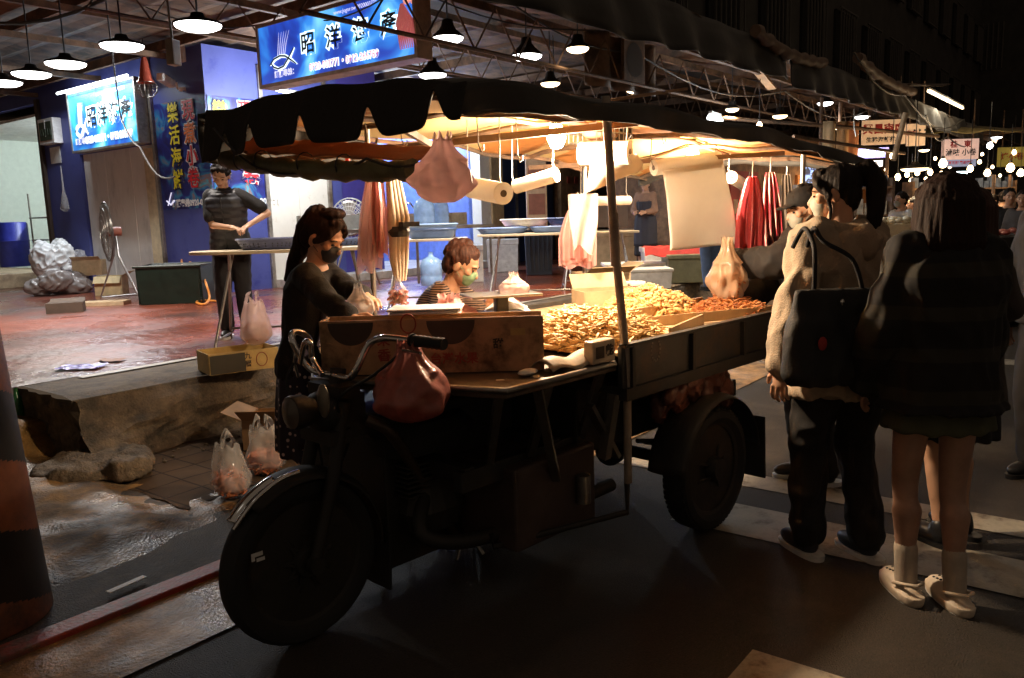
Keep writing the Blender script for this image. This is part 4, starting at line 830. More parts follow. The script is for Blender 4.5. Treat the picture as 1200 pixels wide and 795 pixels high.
# rails and posts of the alley stalls
fr_ = thing('pipe_rack', 'rusty pipe rack of the alley stalls behind the canopy tail', 'rack', (0, 0, 0))
b = MB(); b.tube([atd(840, 138, 12), atd(1000, 150, 13), atd(1100, 160, 14)], .03, 8); b.tube([atd(930, 160, 11), atd(1060, 180, 13)], .025, 8); b.build('rail', BEAM, fr_)
for (px, y0, y1, dp) in ((963, 115, 330, 13), (985, 120, 320, 13.5), (1040, 175, 300, 14), (1165, 205, 260, 15), (1184, 205, 260, 15.5)):
    b = MB(); a = atd(px, y0, dp); b.cyl(a, V((a.x, a.y, 0)), .03, n=8); b.build('post', BEAM, fr_)

# awnings over alley stalls
for i, (p, w_, m_, lab) in enumerate(((atd(1100, 160, 17), 2.6, mat('olive_awning', (.3, .24, .1), .6), 'olive awning slanting over the signs of the alley'), (atd(1180, 160, 20), 3, mat('brown_awning', (.3, .17, .08), .6), 'brown awning edge over the far bulbs'), (atd(1010, 110, 14), 2.2, mat('sooty_awning', (.1, .07, .05), .6), 'sooty awning bundle above the flat lamps'))):
    b = MB(); b.grid(16, 8, lambda u, v: V(((u-.5)*w_, (v-.5)*1.6, .25*v+.03*sin(u*19)))); o = b.build('stall_awning', m_, None, True, fix=False, solid=.01, angle=180); o.location = p; o.rotation_euler = (0, 0, YAW-pi/2); tag(o, lab, 'awning')
# ================================================================ the cargo tricycle
CO = V((1.65, 2.33, 0)); CA = radians(-6); cex = V((cos(CA), sin(CA), 0)); cey = V((-sin(CA), cos(CA), 0))
def toL(p): q = V(p)-CO; return V((q.dot(cex), q.dot(cey), q.z))
def toW(x, y, z): return CO + cex*x + cey*y + V((0, 0, z))
def CL(px, py, ly): d = ray(px, py); t = ((CO-CP).dot(cey)+ly)/d.dot(cey); return toL(CP+d*t)
def CX(px, py, lx): d = ray(px, py); t = ((CO-CP).dot(cex)+lx)/d.dot(cex); return toL(CP+d*t)
def CZ(px, py, z): return toL(atz(px, py, z))
cart = thing('cargo_tricycle', 'black motor tricycle with a scalloped tarp canopy turned into a snack stall', 'tricycle', CO, CA)
def wheel(c, r, wd, spokes, disc):
    Rw = Matrix.Rotation(pi/2, 3, 'X')
    b = MB(); prof = [(r-.075, -wd*.36), (r-.05, -wd*.5), (r-.018, -wd*.46), (r-.002, -wd*.25), (r, 0), (r-.002, wd*.25), (r-.018, wd*.46), (r-.05, wd*.5), (r-.075, wd*.36)]
    b.lathe(prof, c, 56, Rw)
    for i in range(64 if spokes < 20 else 0):    # tread blocks
        a = 2*pi*i/64; 
        for s_ in (-1, 1): b.box(V(c)+V((cos(a)*(r-.009), s_*wd*.22, sin(a)*(r-.009))), (.011, wd*.36, .018), ry=-a)
    w_ = b.build('wheel', RUBBER, cart, True, angle=40)
    b = MB(); b.lathe([(r-.075, -wd*.36), (r-.09, -wd*.3), (r-.095, 0), (r-.09, wd*.3), (r-.075, wd*.36)], c, 48, Rw)
    b.lathe([(0, -wd*.62), (.05, -wd*.6), (.06, -wd*.4), (.06, wd*.4), (.05, wd*.6), (0, wd*.62)], c, 24, Rw)
    if disc: b.lathe([(.0, -.03), (r-.09, -.03)], c, 40, Rw); b.lathe([(.0, .03), (r-.09, .03)], c, 40, Rw)
    for i in range(spokes):
        a = 2*pi*i/spokes; s_ = 1 if i % 2 else -1; a2 = a+.35*(1 if i % 4 < 2 else -1)
        b.cyl(V(c)+V((cos(a)*.055, s_*wd*.38, sin(a)*.055)), V(c)+V((cos(a2)*(r-.09), 0, sin(a2)*(r-.09))), .0025 if not disc else .008, n=5)
    b.build('rim', STEEL if not disc else DKST, w_, True, angle=40)
    return w_
fwc = V((.055, 0, .305)); fwheel = wheel(fwc, .305, .10, 36, True)
p = CL(301, 650, -.055); b = MB(); b.box((p.x, -.056, p.z), (.042, .002, .014)); b.box((p.x-.015, -.056, p.z-.012), (.012, .002, .016)); b.box((p.x+.012, -.056, p.z-.02), (.03, .002, .012)); b.build('sticker', WHITE, fwheel)
def fender(c, r, w0, a0, a1, name, m, par, th=.004, lip=.03):
    b = MB(); n = 26
    def f(u, v):
        a = a0+(a1-a0)*u; q = (v-.5)*2; rr = r - lip*(abs(q)**3); return V((c[0]+cos(a)*rr, c[1]+q*w0/2, c[2]+sin(a)*rr))
    b.grid(n, 9, f); return b.build(name, m, par, True, fix=False, solid=th, angle=180)
ff = fender(fwc, .335, .15, radians(-5), radians(128), 'front_fender', DKST, cart)
fender(fwc, .345, .055, radians(106), radians(140), 'fender_tip', CHROME, ff)
b = MB(); b.tube(sm([(-.225, -.07, .52), (-.15, -.082, .60), (-.06, -.082, .645), (.02, -.082, .655)]), .009, 8); b.build('guard_bar', CHROME, ff, True)
b = MB(); b.box((.385, 0, .2), (.012, .17, .22), ry=.06); b.build('mud_flap', RUBBER, ff, bevel=.003)
b = MB()
for s_ in (-1, 1):
    b.tube([(.055, s_*.085, .305), (.16, s_*.085, .62), (.225, s_*.075, .86)], [.022, .026, .026], 10); b.cyl((.055, s_*.07, .305), (.055, s_*.11, .305), .03)
b.box((.19, 0, .74), (.09, .2, .05)); b.box((.235, 0, .9), (.09, .2, .04)); b.cyl((.205, 0, .66), (.26, 0, .97), .03)
b.build('front_fork', DKST, cart, True, angle=40)
hb = MB(); 
hb.tube(sm([(.24, 0, .95), (.22, -.12, .955), (.225, -.165, .99), (.26, -.19, 1.07), (.285, -.24, 1.098), (.30, -.33, 1.10), (.31, -.40, 1.098)]), .0125, 12)
hb.tube(sm([(.24, 0, .95), (.22, .09, .955), (.20, .13, .99), (.17, .15, 1.07), (.19, .165, 1.10), (.24, .17, 1.08), (.27, .18, 1.03)]), .0125, 12)
hbo = hb.build('handlebar', CHROME, cart, True)
for a, c in (((.305, -.385, 1.099), (.325, -.52, 1.095)), ((.265, .178, 1.04), (.31, .20, .95))):
    a, c = V(a), V(c); d_ = (c-a); g = MB(); n = 14; pts = [a+d_*(i/n) for i in range(n+1)]; g.tube(pts, [.019+(.0025 if i % 2 else 0) for i in range(n+1)], 14); g.lathe([(0, .004), (.024, .004), (.024, -.004)], a, 14, Matrix.Rotation(pi/2, 3, 'X')); g.build('grip', RUBBER, hbo, True)
b = MB(); b.tube([(.29, -.36, 1.09), (.25, -.4, 1.075), (.24, -.5, 1.075)], .006, 6); b.build('brake_lever', CHROME, hbo, True); b = MB(); b.tube([(.2, .17, 1.05), (.2, .2, .98), (.22, .21, .92)], .006, 6); b.build('brake_lever', CHROME, hbo, True)
b = MB()
b.tube(sm([(.29, -.38, 1.08), (.2, -.3, .99), (.17, -.12, .88), (.25, -.05, .7), (.2, .05, .5)]), .005, 6); b.tube(sm([(.2, .2, .98), (.14, .16, .9), (.2, .08, .7), (.2, .05, .5)]), .005, 6)
b.build('brake_cable', RUBBER, cart, True)
# loop of chrome left of the head (mirror arm and mirror)
p1, p2, p3 = CX(357, 402, .12), CX(378, 440, .12), CX(366, 420, .14)
b = MB(); b.tube(sm([CX(352, 425, .14), p1, CX(364, 403, .12), p3, p2]), .010, 10); mo = b.build('mirror_arm', CHROME, cart, True)
b = MB(); b.ball(CX(379, 470, .1), (.012, .035, .06), 14, 10); b.build('mirror', mat('mirror_back', (.25, .22, .17), .35, .5), mo, True)
hl = MB(); c = CX(349, 483, .06); Rh_ = Matrix.Rotation(-pi/2, 3, 'Y'); hl.lathe([(0, -.07), (.04, -.06), (.058, -.02), (.062, .02), (.058, .03)], c, 22, Rh_); hlo = hl.build('headlight', DKST, cart, True)
hl = MB(); hl.lathe([(.056, .03), (.035, .04), (0, .043)], c, 22, Rh_); hl.build('lens', mat('headlight_glass', (.12, .10, .08), .3, coat=.2), hlo, True)
b = MB(); b.ball((.19, .0, .82), (.07, .1, .08), 14, 10); b.box((.26, 0, .8), (.12, .14, .16)); b.build('front_cowl', DKST, cart, True, angle=50)
# frame
b = MB()
p0, p1, p2, p3, p4 = CX(430, 492, .3), CX(455, 505, .36), CX(480, 540, .48), CX(505, 585, .6), CX(535, 628, .74)
b.tube(sm([p0, p1, p2, p3, p4]), .022, 12); b.build('down_tube', mat('brown_painted_tube', (.10, .07, .05), .35, .4), cart, True)
b = MB()
for s_ in (-.3, .3): b.bar((.55, s_, .52), (2.62, s_, .52), .05, .08)
for x in (.6, 1.1, 1.6, 2.2, 2.6): b.bar((x, -.32, .54), (x, .32, .54), .05, .06)
b.bar((.27, 0, .82), (.6, 0, .52), .05, .06)
b.build('chassis', DKST, cart, bevel=.004)
b = MB()
for (x, y) in ((.6, -.5), (.72, .62), (1.12, -.56), (1.12, .7), (.8, -.56)): b = MB(); b.bar((x, y, .92), (x+.12, y*.6, .55), .03, .03); b.build('strut', STEEL, cart)
#b.build('strut', STEEL, cart)
a, c = CL(627, 442, -.56), CL(652, 562, -.4); b = MB(); b.bar(a, c, .035, .02); b.build('strut', STEEL, cart); a, c = CL(690, 475, -.5), CL(722, 535, -.5); b = MB(); b.bar(a, c, .045, .02); b.build('strut', STEEL, cart)
b = MB(); b.bar((1.19, -.56, .8), (1.19, -.5, .5), .04, .04); b.build('strut', STEEL, cart)
# engine, seat, tank, fuel box
b = MB(); b.loft([(V((.62, -.02, .28)), V((.13, 0, 0)), V((0, .12, 0))), (V((.62, -.02, .36)), V((.15, 0, 0)), V((0, .13, 0))), (V((.62, -.02, .5)), V((.1, 0, 0)), V((0, .09, 0)))], 20, 3)
for i in range(7): b.box((.56, -.02, .44+i*.02), (.2, .2, .008))
eng = b.build('engine', mat('engine_metal', (.06, .055, .05), .5, .5), cart)
b = MB(); b.tube(sm([(.55, -.1, .42), (.48, -.18, .3), (.75, -.26, .24), (1.5, -.3, .26)]), .03, 10); b.build('exhaust_pipe', DKST, eng, True)
b = MB(); b.loft([(V((.62, 0, .60)), V((.21, 0, 0)), V((0, .14, 0))), (V((.62, 0, .68)), V((.23, 0, 0)), V((0, .16, 0))), (V((.62, 0, .72)), V((.19, 0, 0)), V((0, .13, 0)))], 24, 3); b.build('saddle', RUBBER, cart, True)
b = MB(); b.box((1.02, -.18, .36), (.5, .42, .34)); bx = b.build('fuel_box', mat('brown_box_paint', (.09, .06, .05), .5, dirt=(.05, .035, .03)), cart, bevel=.012)
b = MB(); b.box((.78, .22, .45), (.72, .5, .62)); b.build('storage_or_fill_box', DKST, cart, bevel=.01)  # dark mass added to black out the shaded gaps under the cart
b = MB(); b.box((1.55, .1, .62), (.7, .9, .3)); b.build('under_bed_box', DKST, cart, bevel=.01)
b = MB(); b.cyl((1.15, -.42, .3), (1.15, -.42, .42), .03); b.build('filler_neck', STEEL, bx, True)
# thin prop stand in front of the deck
b = MB(); g_ = CZ(545, 648, 0); m_ = V((g_.x, g_.y, .13)); t_ = CZ(557, 443, .89); t_ = V((g_.x+.03, g_.y, .885))
b.cyl(t_, m_, .006, n=8)
for k in range(4): a = k*pi/2+.4; b.cyl(m_, (m_.x+cos(a)*.09, m_.y+sin(a)*.09, .005), .008, n=6)
b.lathe([(.045, -.01), (.045, .01)], m_, 12); b.build('prop_stand', STEEL, cart, True, angle=40)
# step bar under the near post
b = MB(); a = CL(735, 600, -.6); c = CZ(578, 641, .20)
b.tube([(1.21, -.6, .42), a, c, (c.x-.01, c.y, c.z+.06)], .013, 8); b.build('step_bar', DKST, cart, True)
# rear wheels, fenders, springs
for s_ in (-1, 1):
    wc = (1.9, s_*.56, .295); wheel(wc, .295, .13, 10, True); fe = fender(wc, .36, .2, radians(8), radians(172), 'rear_fender', DKST, cart, lip=.02)
    b = MB(); b.box((2.28, s_*.56, .32), (.012, .22, .32), ry=-.05); b.build('mud_flap', RUBBER, fe, bevel=.004)
    b = MB()
    for k in range(4): b.tube([(1.9-.36+.06*k, s_*.42, .46-.02*k+.02), (1.9, s_*.42, .40-.02*k), (1.9+.36-.06*k, s_*.42, .46-.02*k+.02)], .012, 6)
    b.build('leaf_spring', DKST, cart)
b = MB(); b.cyl((1.9, -.5, .295), (1.9, .5, .295), .03); b.ball((1.9, 0, .295), (.1, .08, .1)); b.build('rear_axle', DKST, cart, True)
def bundle(b, c, sx, sy, sz, n, seed): 
    random.seed(seed)
    for i in range(n):
        b.ball(V(c)+V((random.uniform(-sx, sx), random.uniform(-sy, sy), random.uniform(-sz, sz))), (random.uniform(.04, .1), .03, random.uniform(.04, .09)), 8, 6, Matrix.Rotation(random.uniform(-1, 1), 3, 'Y'))
q = MB(); bundle(q, (1.86, -.53, .68), .26, .05, .07, 22, 3); r = remesh(q, .012, 2, wrinkle(.012, (22, 22, 22))); r.materials.append(mat('brown_plastic_bag', (.16, .06, .045), .3, bump=.6, bscale=30)); tag(link('bag_bundle', r, None, True, angle=180), 'crumpled brown plastic bags stuffed over the rear wheel of the tricycle', 'plastic bags'); bpy.data.objects['bag_bundle'].matrix_world = Matrix.Translation(CO) @ Matrix.Rotation(CA, 4, 'Z')
# deck and bed
def poly(b, pts, z0, z1):
    n = len(pts); o = len(b.v); b.v += [(x, y, z0) for x, y in pts] + [(x, y, z1) for x, y in pts]
    b.f.append(tuple(o+n-1-i for i in range(n))); b.f.append(tuple(o+n+i for i in range(n)))
    for i in range(n): b.f.append((o+i, o+(i+1) % n, o+n+(i+1) % n, o+n+i))
    b.m += [0]*(n+2)
b = MB(); poly(b, [(.52, -.6), (1.15, -.6), (1.15, .75), (.66, .75), (.25, .14)], .885, .925); b.build('deck', mat('deck_board', (.16, .11, .07), .5, dirt=(.06, .04, .03), damt=.5), cart, bevel=.005)
b = MB(); b.tube([(1.13, -.605, .915), (.52, -.605, .915), (.24, .14, .915), (.655, .76, .915)], .012, 8); b.build('deck_rail', STEEL, cart, True)
b = MB(); b.bar((1.15, -.615, .885), (2.64, -.615, .885), .025, .19); b.build('side_board', BEDST, cart, bevel=.004)
b = MB(); b.bar((1.15, .755, .885), (2.64, .755, .885), .025, .19); b.build('side_board', BEDST, cart, bevel=.004)
b = MB(); b.bar((2.65, -.63, .885), (2.65, .77, .885), .025, .19); b.build('tail_board', BEDST, cart, bevel=.004)
b = MB(); b.bar((1.15, -.628, .985), (2.66, -.628, .985), .035, .014); b.bar((1.15, -.628, .79), (2.66, -.628, .79), .04, .05)
for x in (1.2, 1.65, 2.1, 2.6): b.bar((x, -.63, .81), (x, -.63, .975), .02, .035)
b.build('board_trim', DKST, cart)
b = MB(); b.box((1.9, .07, .80), (1.48, 1.36, .03)); b.build('bed_floor', DKST, cart)
b = MB(); p = CL(768, 410, -.632); 
for k in range(16):
    a = 2*pi*k/16; b.ball((p.x+cos(a)*.032, -.634, p.z+sin(a)*.045), (.004, .002, .006), 6, 4)
b.build('chalk_mark', mat('faded_white', (.35, .3, .25), .8), cart)
b = MB(); b.box((1.9, .07, .945), (1.46, 1.34, .012)); b.build('tray_liner', CARD2, cart)
b = MB(); b.bar((1.56, -.58, .975), (2.05, -.45, .975), .012, .06); b.bar((1.7, -.28, .985), (2.5, -.58, .98), .012, .05); b.bar((1.75, -.12, .985), (2.6, -.12, .985), .012, .07); b.build('partition', mat('plywood', (.5, .34, .18), .5), cart)
# canopy
def rfz(x, y):
    t_ = (x-.3)/3.2; e = 1.918 - .03*t_ - .14*t_*t_ + .045*y*(1-t_); yy = (y-.12)/.78
    return e + .10*(1-min(1, yy*yy))*max(0, min(1, t_*2.2)) + .012*sin(x*7+y*3) + (.03*noise.noise(V((x*2, y*3, 0))))
can = MB(); can.grid(60, 20, lambda u, v: V((.28+3.25*u, -.66+1.62*v, rfz(.28+3.25*u, -.66+1.62*v)+.02)))
cn = can.build('canopy', TARP, cart, True, fix=False, solid=.006, angle=180)
ln = MB()
NX, NY = 64, 20
def lnf(u, v): x, y = .33+3.15*u, -.62+1.54*v; return V((x, y, rfz(x, y)-.006+.008*noise.noise(V((x*4, y*4, 3)))))
ln.grid(NX, NY, lnf)
for k in range(len(ln.f)):
    j, i = divmod(k, NX-1); x = .33+3.15*i/(NX-1); y = -.62+1.54*j/(NY-1)
    s_ = x*.9 - (y*.35)
    ln.m[k] = 1 if (y > -.32 and ((.45 < s_ < 1.38) or (1.75 < s_ < 1.98) or (2.2 < s_ < 2.75))) else 0
ln.build('canopy_lining', [TARPO, TARPC], cn, True, fix=False, angle=180)
b = MB()   # hanging flap on the near side
b.grid(90, 7, lambda u, v: V((.3+3.22*u, -.665+.02*sin(u*40)*(v), rfz(.3+3.22*u, -.66)+.02 - v*(.085-.04*u+.016*sin(u*23)+.01*noise.noise(V((u*30, 0, 0)))))))
b.build('side_flap', TARP, cn, True, fix=False, solid=.006, angle=180)
b = MB(); b.grid(60, 6, lambda u, v: V((3.53+.01*sin(u*20), -.66+1.62*u, rfz(3.5, -.66+1.62*u)+.02-v*.09))); b.build('rear_flap', TARP, cn, True, fix=False, solid=.006, angle=180)
# front valance with notches
nl = [CX(x, 140, .25).y for x in (515, 437, 357, 296, 262)]; yR = CX(542, 125, .25).y
def vf(u, v):
    y = yR+(.87-yR)*u; top_ = rfz(.28, y)+.028 if y > -.66 else rfz(.28, -.66)+.02
    d = min(abs(y-q) for q in nl); bot = 1.775 + .012*sin(y*5) + .10*math.exp(-(d/.036)**2) 
    return V((.27-.03*v-.012*sin(y*17)*v, y, top_*(1-v)+bot*v))
b = MB(); b.grid(150, 8, vf); b.build('front_valance', mat('black_canvas', (.022, .018, .015), .8, bump=.3, bscale=40), cn, True, fix=False, solid=.006, angle=180)
b = MB(); b.grid(30, 8, lambda u, v: V((.26+.9*u, .93+.015*sin(u*12+v*3), rfz(.3, .9)+.02-v*(.2+.02*sin(u*9))))); b.build('far_flap', TARP, cn, True, fix=False, solid=.006, angle=180)
b = MB(); a, c = CX(264, 187, .34), CX(484, 200, .34); n = 30
b.tube([a.lerp(c, i/n)+V((0, 0, -.02*sin(pi*i/n)+.004*sin(i*2.3))) for i in range(n+1)], [.036*(1+.12*sin(i*1.3)) for i in range(n+1)], 12); b.build('rolled_tarp', TARPG, cn, True)
b = MB(); b.grid(60, 8, lambda u, v: a.lerp(c, u)+V((.02+.12*v+.01*sin(u*31), 0, .03+.07*v*(1-.3*u)+.018*noise.noise(V((u*9, v*5, 0))))))
b.build('folded_tarp', TARPR, cn, True, fix=False, solid=.004, angle=180)
for k in (.12, .25, .5, .7): b = MB(); b.lathe([(.042, -.004), (.046, 0), (.042, .004)], a.lerp(c, k), 14, Matrix.Rotation(pi/2, 3, 'X')); b.build('tie_strap', BLACKP, cn)
fr2 = MB()
for y in (-.6, .12, .88): fr2.tube([(x, y, rfz(x, y)-.03) for x in [.32+.2*i for i in range(17)]], .012, 6)
for x in (.34, .95, 1.6, 2.3, 3.0, 3.45): fr2.tube([(x, -.62+.1*i, rfz(x, -.62+.1*i)-.03) for i in range(16)], .014, 6)
fr2.bar((.4, .85, 1.76), (1.75, -.55, 1.9), .02, .03); fr2.bar((.45, -.2, 1.82), (1.7, .85, 1.80), .018, .025); fr2.bar((2.2, .8, 1.78), (3.0, -.4, 1.8), .02, .025)
fr2.build('roof_frame', BEAM, cn)
b = MB(); b.tube([(1.1, -.6, 1.93), (1.13, -.61, 1.4), (1.19, -.62, .9), (1.21, -.605, .41)], .0165, 12); b.tube([(1.125, -.61, 1.5), (1.135, -.612, 1.3)], .019, 12); b.build('canopy_post', POSTM, cart, True)
for (x, y, z0) in ((.95, .70, .92), (2.6, .72, .95), (3.0, -.5, .8)): 
    b = MB(); b.cyl((x, y, z0), (x+.02, y, rfz(x, y)-.03), .014, n=10); b.build('canopy_post', STEEL, cart, True)
b = MB(); b.bar((2.62, -.5, .83), (3.0, -.5, .83), .03, .03); b.bar((2.62, .72, .83), (3.0, .5, .83), .03, .03); b.build('post_bracket', DKST, cart)

# ---------------------------------------------------------------- lamps of the stall
WARM = (1, .76, .51)
def cart_thing(name, label, cat, lp, rz=0, group=None): return thing(name, label, cat, toW(*lp), CA+rz, group)
def cart_obj(b, name, m, label, cat, group=None, kind=None, **k):
    o = b.build(name, m, None, **k); o.location = CO; o.rotation_euler = (0, 0, CA); return tag(o, label, cat, group, kind)
for (px, py, ly, pw, r, lab) in ((652, 160, 0, 84, .045, 'glaring bare bulb under the front half of the canopy'), (812, 180, .15, 50, .036, 'orange bare bulb under the rear half of the canopy')):
    p = CL(px, py, ly); root = cart_thing('bare_bulb', lab, 'lamp', p)
    b = MB(); b.lathe([(0, -r*1.3), (r*.6, -r*1.1), (r, -r*.2), (r*.85, r*.5), (r*.45, r*1.3)], n=18); b.build('glass', emis('hot_bulb', (1, .6, .25), 60), root, True)
    b = MB(); b.lathe([(r*.5, r*1.2), (r*.5, r*2.2), (0, r*2.3)], n=12); b.cyl((0, 0, r*2), (0, 0, rfz(p.x, p.y)-p.z-.02), .004, n=5); b.build('socket', BLACKP, root, True)
    point('bulb_light', (0, 0, -r*2.2), r, pw, WARM, root)

# ---------------------------------------------------------------- paper rolls, baskets, bags under the canopy
def paper_roll(label, a, c, r, sheet=None, hook=True):
    mid = (a+c)/2; root = thing('paper_roll', label, 'paper roll', toW(*mid), CA, 'paper and bag rolls under the canopy'); a, c = a-mid, c-mid
    b = MB(); n = 20; b.tube([a.lerp(c, i/n) for i in range(n+1)], [r*(1+.01*sin(i*2)) for i in range(n+1)], 28); b.build('roll', PAPER, root, True, angle=50)
    d = (c-a).normalized(); b = MB(); b.cyl(a-d*.003, a+d*.004, r*.32, n=16); b.build('core', CORE, root, True, angle=50); b = MB(); b.cyl(c-d*.004, c+d*.003, r*.32, n=16); b.build('core', CORE, root, True, angle=50)
    if sheet:
        q = [V(s_)-mid for s_ in sheet]   # bottom left, bottom right
        b = MB()
        def f(u, v):
            tp = a.lerp(c, .03+.94*u)+V((0, -r*.95, -r*.2)); bt = q[0].lerp(q[1], u); k = v
            return tp.lerp(bt, k)+V((.012*noise.noise(V((u*2.5, v*3, 1))), -.012*sin(pi*v)-.008*sin(u*7)*v, 0))
        b.grid(24, 26, f); b.build('sheet', PAPER, root, True, fix=False, solid=.0012, angle=180)
    if hook:
        b = MB()
        for e in (a, c): w_ = e+mid; b.tube([e, e+V((0, .02, .05)), e+V((0, .01, max(.08, rfz(w_.x, w_.y)-w_.z-.03)))], .003, 6)
        b.build('wire_hook', STEEL, root, True)
    return root
paper_roll('widest paper roll with a long white sheet hanging down over the food', CL(766, 197, .10), CL(842, 187, -.08), .044, (CL(785, 294, 0), CL(863, 286, 0)))
paper_roll('thick roll by the glaring bulb with a bright white sheet', CL(680, 180, .14), CL(738, 179, -.1), .058, (CL(684, 228, -.1), CL(752, 200, .0)))
paper_roll('short roll seen end on beside the balled pink bag', CL(552, 220, .3), CL(590, 227, .0), .048)
paper_roll('slim roll tilted upward near the glaring bulb', CL(604, 219, .25), CL(652, 205, .02), .034)
paper_roll('slim white roll low behind the canopy post', CL(684, 236, .35), CL(737, 235, .3), .026)
paper_roll('pinkish roll seen end on beside the hanging red bags', CL(857, 208, .05), CL(880, 222, .3), .038)
bk = cart_thing('wire_basket', 'wire basket hanging under the canopy above the thick roll', 'basket', CL(704, 153, .15))
b = MB(); w_, h_ = .3, .13
for i in range(9): x = -w_/2+w_*i/8; b.tube([(x, -.09, h_/2), (x, -.09, -h_/2), (x, .09, -h_/2), (x, .09, h_/2)], .0035, 5)
for z in (-h_/2, -.02, .02, h_/2): b.tube([(-w_/2, -.09, z), (w_/2, -.09, z), (w_/2, .09, z), (-w_/2, .09, z)], .004, 5, closed=True)
b.build('wires', STEEL, bk); b = MB(); b.ball((0, 0, -.01), (.13, .07, .05), 16, 8); b.build('contents', mat('bundled_cloth', (.35, .2, .12), .8, bump=.6, bscale=20), bk, True)
b = MB(); b.ball((.16, 0, 0), (.05, .08, .06), 12, 8); b.build('side_pouch', TARP, bk, True)
for o in [bk]: pass

def bagball(label, c, rx, rz_, m, neck=.1, seed=0, amp=.02, name='plastic_bag', group=None, tie=True, fill=None, fm=None, handles=False):
    random.seed(seed); root = thing(name, label, 'bag', c, random.uniform(0, 3), group)
    n, mm = 56, 34; b = MB()
    def f(u, v):
        a = 2*pi*u; t_ = v
        if handles: r = rx*min(1, t_/.22)**.5*(1-.42*max(0, (t_-.35)/.65)**1.1)
        else:
            r = rx*(sin(pi*min(1, t_*1.12)**.75)**.8 if t_ < .86 else 0)*(1+(amp-.02)*14*noise.noise(V((cos(a)*2.5, sin(a)*2.5, t_*5+seed))))
            if t_ > .62: k = (t_-.62)/.38; r = rx*(.72*(1-k)**1.6+.10+.10*k*k*2)
        fold = 1+(.09 if handles else .10)*sin(a*(5 if handles else 9)+3*noise.noise(V((cos(a), sin(a), seed))))*max(0, (t_-.35))*1.6+.16*noise.noise(V((cos(a)*1.8, sin(a)*1.8, t_*4+seed)))
        z = -rz_+ (rz_*2+neck)*t_; z = max(z, -rz_*.92)
        return V((cos(a)*r*fold, sin(a)*r*fold*.85, z + (.012*sin(a*7) if t_ > .95 else 0)))
    b.grid(n, mm, f); b.build('bag_skin', m, root, True, fix=False, angle=180)
    if fill:
        q = MB(); 
        for i in range(150 if fm is not PINK else 40):
            a = random.uniform(0, 2*pi); r = rx*.75*sqrt(random.random()); z = -rz_*.8+random.random()*rz_*fill; p = V((cos(a)*r, sin(a)*r*.8, z)); d = V((random.uniform(-1, 1), random.uniform(-1, 1), random.uniform(-.4, .4))).normalized()*.03
            q.tube([p-d, p+V((0, 0, .008)), p+d], [.004, .009, .004], 6)
        q.build('contents', fm or FOODR, root, True)
    if handles:
        q = MB()
        for s_ in (-1, 1):
            q.grid(6, 14, lambda u, v: V((s_*(rx*.42-.02*sin(pi*v))+.012*sin(v*9+u*4), (v-.5)*rx*.55, rz_+neck*.86+.075*sin(pi*v)**.7+(u-.5)*.035)))
        q.build('handle', m, root, True, fix=False, angle=180)
    return root
p = CX(520, 206, .22); bagball('balled up pale pink bag hung under the canopy front', toW(*p), .105, .085, mat('pale_pink_plastic', (.92, .68, .64), .4, var=.12, scale=9, bump=.9, bscale=14, transl=.75), .03, 3, amp=.05)
p = toW(.305, -.36, .92); hbag = bagball('full pink bag hanging by its knot from the tricycle handlebar', p, .155, .105, mat('dull_pink_plastic', (.45, .16, .13), .3, bump=.8, bscale=14, transl=.25), .07, 8, amp=.036)
b = MB(); b.tube([(.305, -.36, .99), (.3, -.36, 1.06), (.3, -.362, 1.112), (.305, -.37, 1.06), (.31, -.36, .99)], [.012, .008, .006, .008, .012], 8); kn_ = b.build('bag_knot', mat('dull_pink_plastic', None), None, True); kn_.parent = hbag; kn_.matrix_parent_inverse = (Matrix.Translation(hbag.location) @ Matrix.Rotation(hbag.rotation_euler.z, 4, 'Z')).inverted(); kn_.location = CO; kn_.rotation_euler = (0, 0, CA)

def pleated(label, top, bot, wt, wb, m, seed=0, dep=.05, name='bag_bundle', group='bunches of carrier bags under the canopy', cat='carrier bags', npl=9, dirv=None):
    top, bot = V(top), V(bot); L = bot-top; d = (dirv or (cex*.5-cey*.85)).normalized(); nn = d.cross(V((0, 0, 1))); root = thing(name, label, cat, top, 0, group); b = MB()
    for lay in range(3):
        def f(u, v, lay=lay):
            w_ = wt+(wb-wt)*min(1, v*1.9)**.6; w_ *= (1-.12*lay)
            return L*(v*(1-.07*lay+.03*sin(u*13+seed+lay)))+d*((u-.5)*w_)+nn*(dep*(.25+v*.75)*(sin(u*npl*2+lay*1.3+seed)+.5*noise.noise(V((u*7, v*4, seed+lay)))) + (lay-1)*.02)
        b.grid(50, 24, f)
    b.build('bags', m, root, True, fix=False, angle=180)
    b = MB(); b.tube([V((0, 0, 0)), V((0, 0, .05)), V((.01, 0, .09))], .005, 6); b.build('hook', STEEL, root)
    return root
def wl(p): return toW(*p)
pleated('bunch of clear pink bags hung on the far front post', wl(CL(437, 195, .35)), wl(CL(432, 318, .35)), .02, .11, PINKC, 1, .025)
pleated('narrow red edged bags beside the tan bundle', wl(CL(441, 188, .30)), wl(CL(445, 300, .30)), .015, .07, PINK, 2, .015)
b = MB(); a, c = CL(455, 205, .28), CL(465, 330, .28)
for k in range(4): b.tube([a+V((k*.016, 0, 0)), a.lerp(c, .4)+V((k*.024, 0, 0)), a.lerp(c, .8)+V((k*.02, .01, 0)), c+V((k*.014, 0, 0))], [.012, .02, .018, .008], 8)
o = cart_obj(b, 'wrapping_bundle', mat('tan_kraft_paper', (.66, .52, .38), .6, var=.3, bump=.3, bscale=20), 'tan paper bundle tied to the front post with a dark band', 'paper bundle', smooth=True)
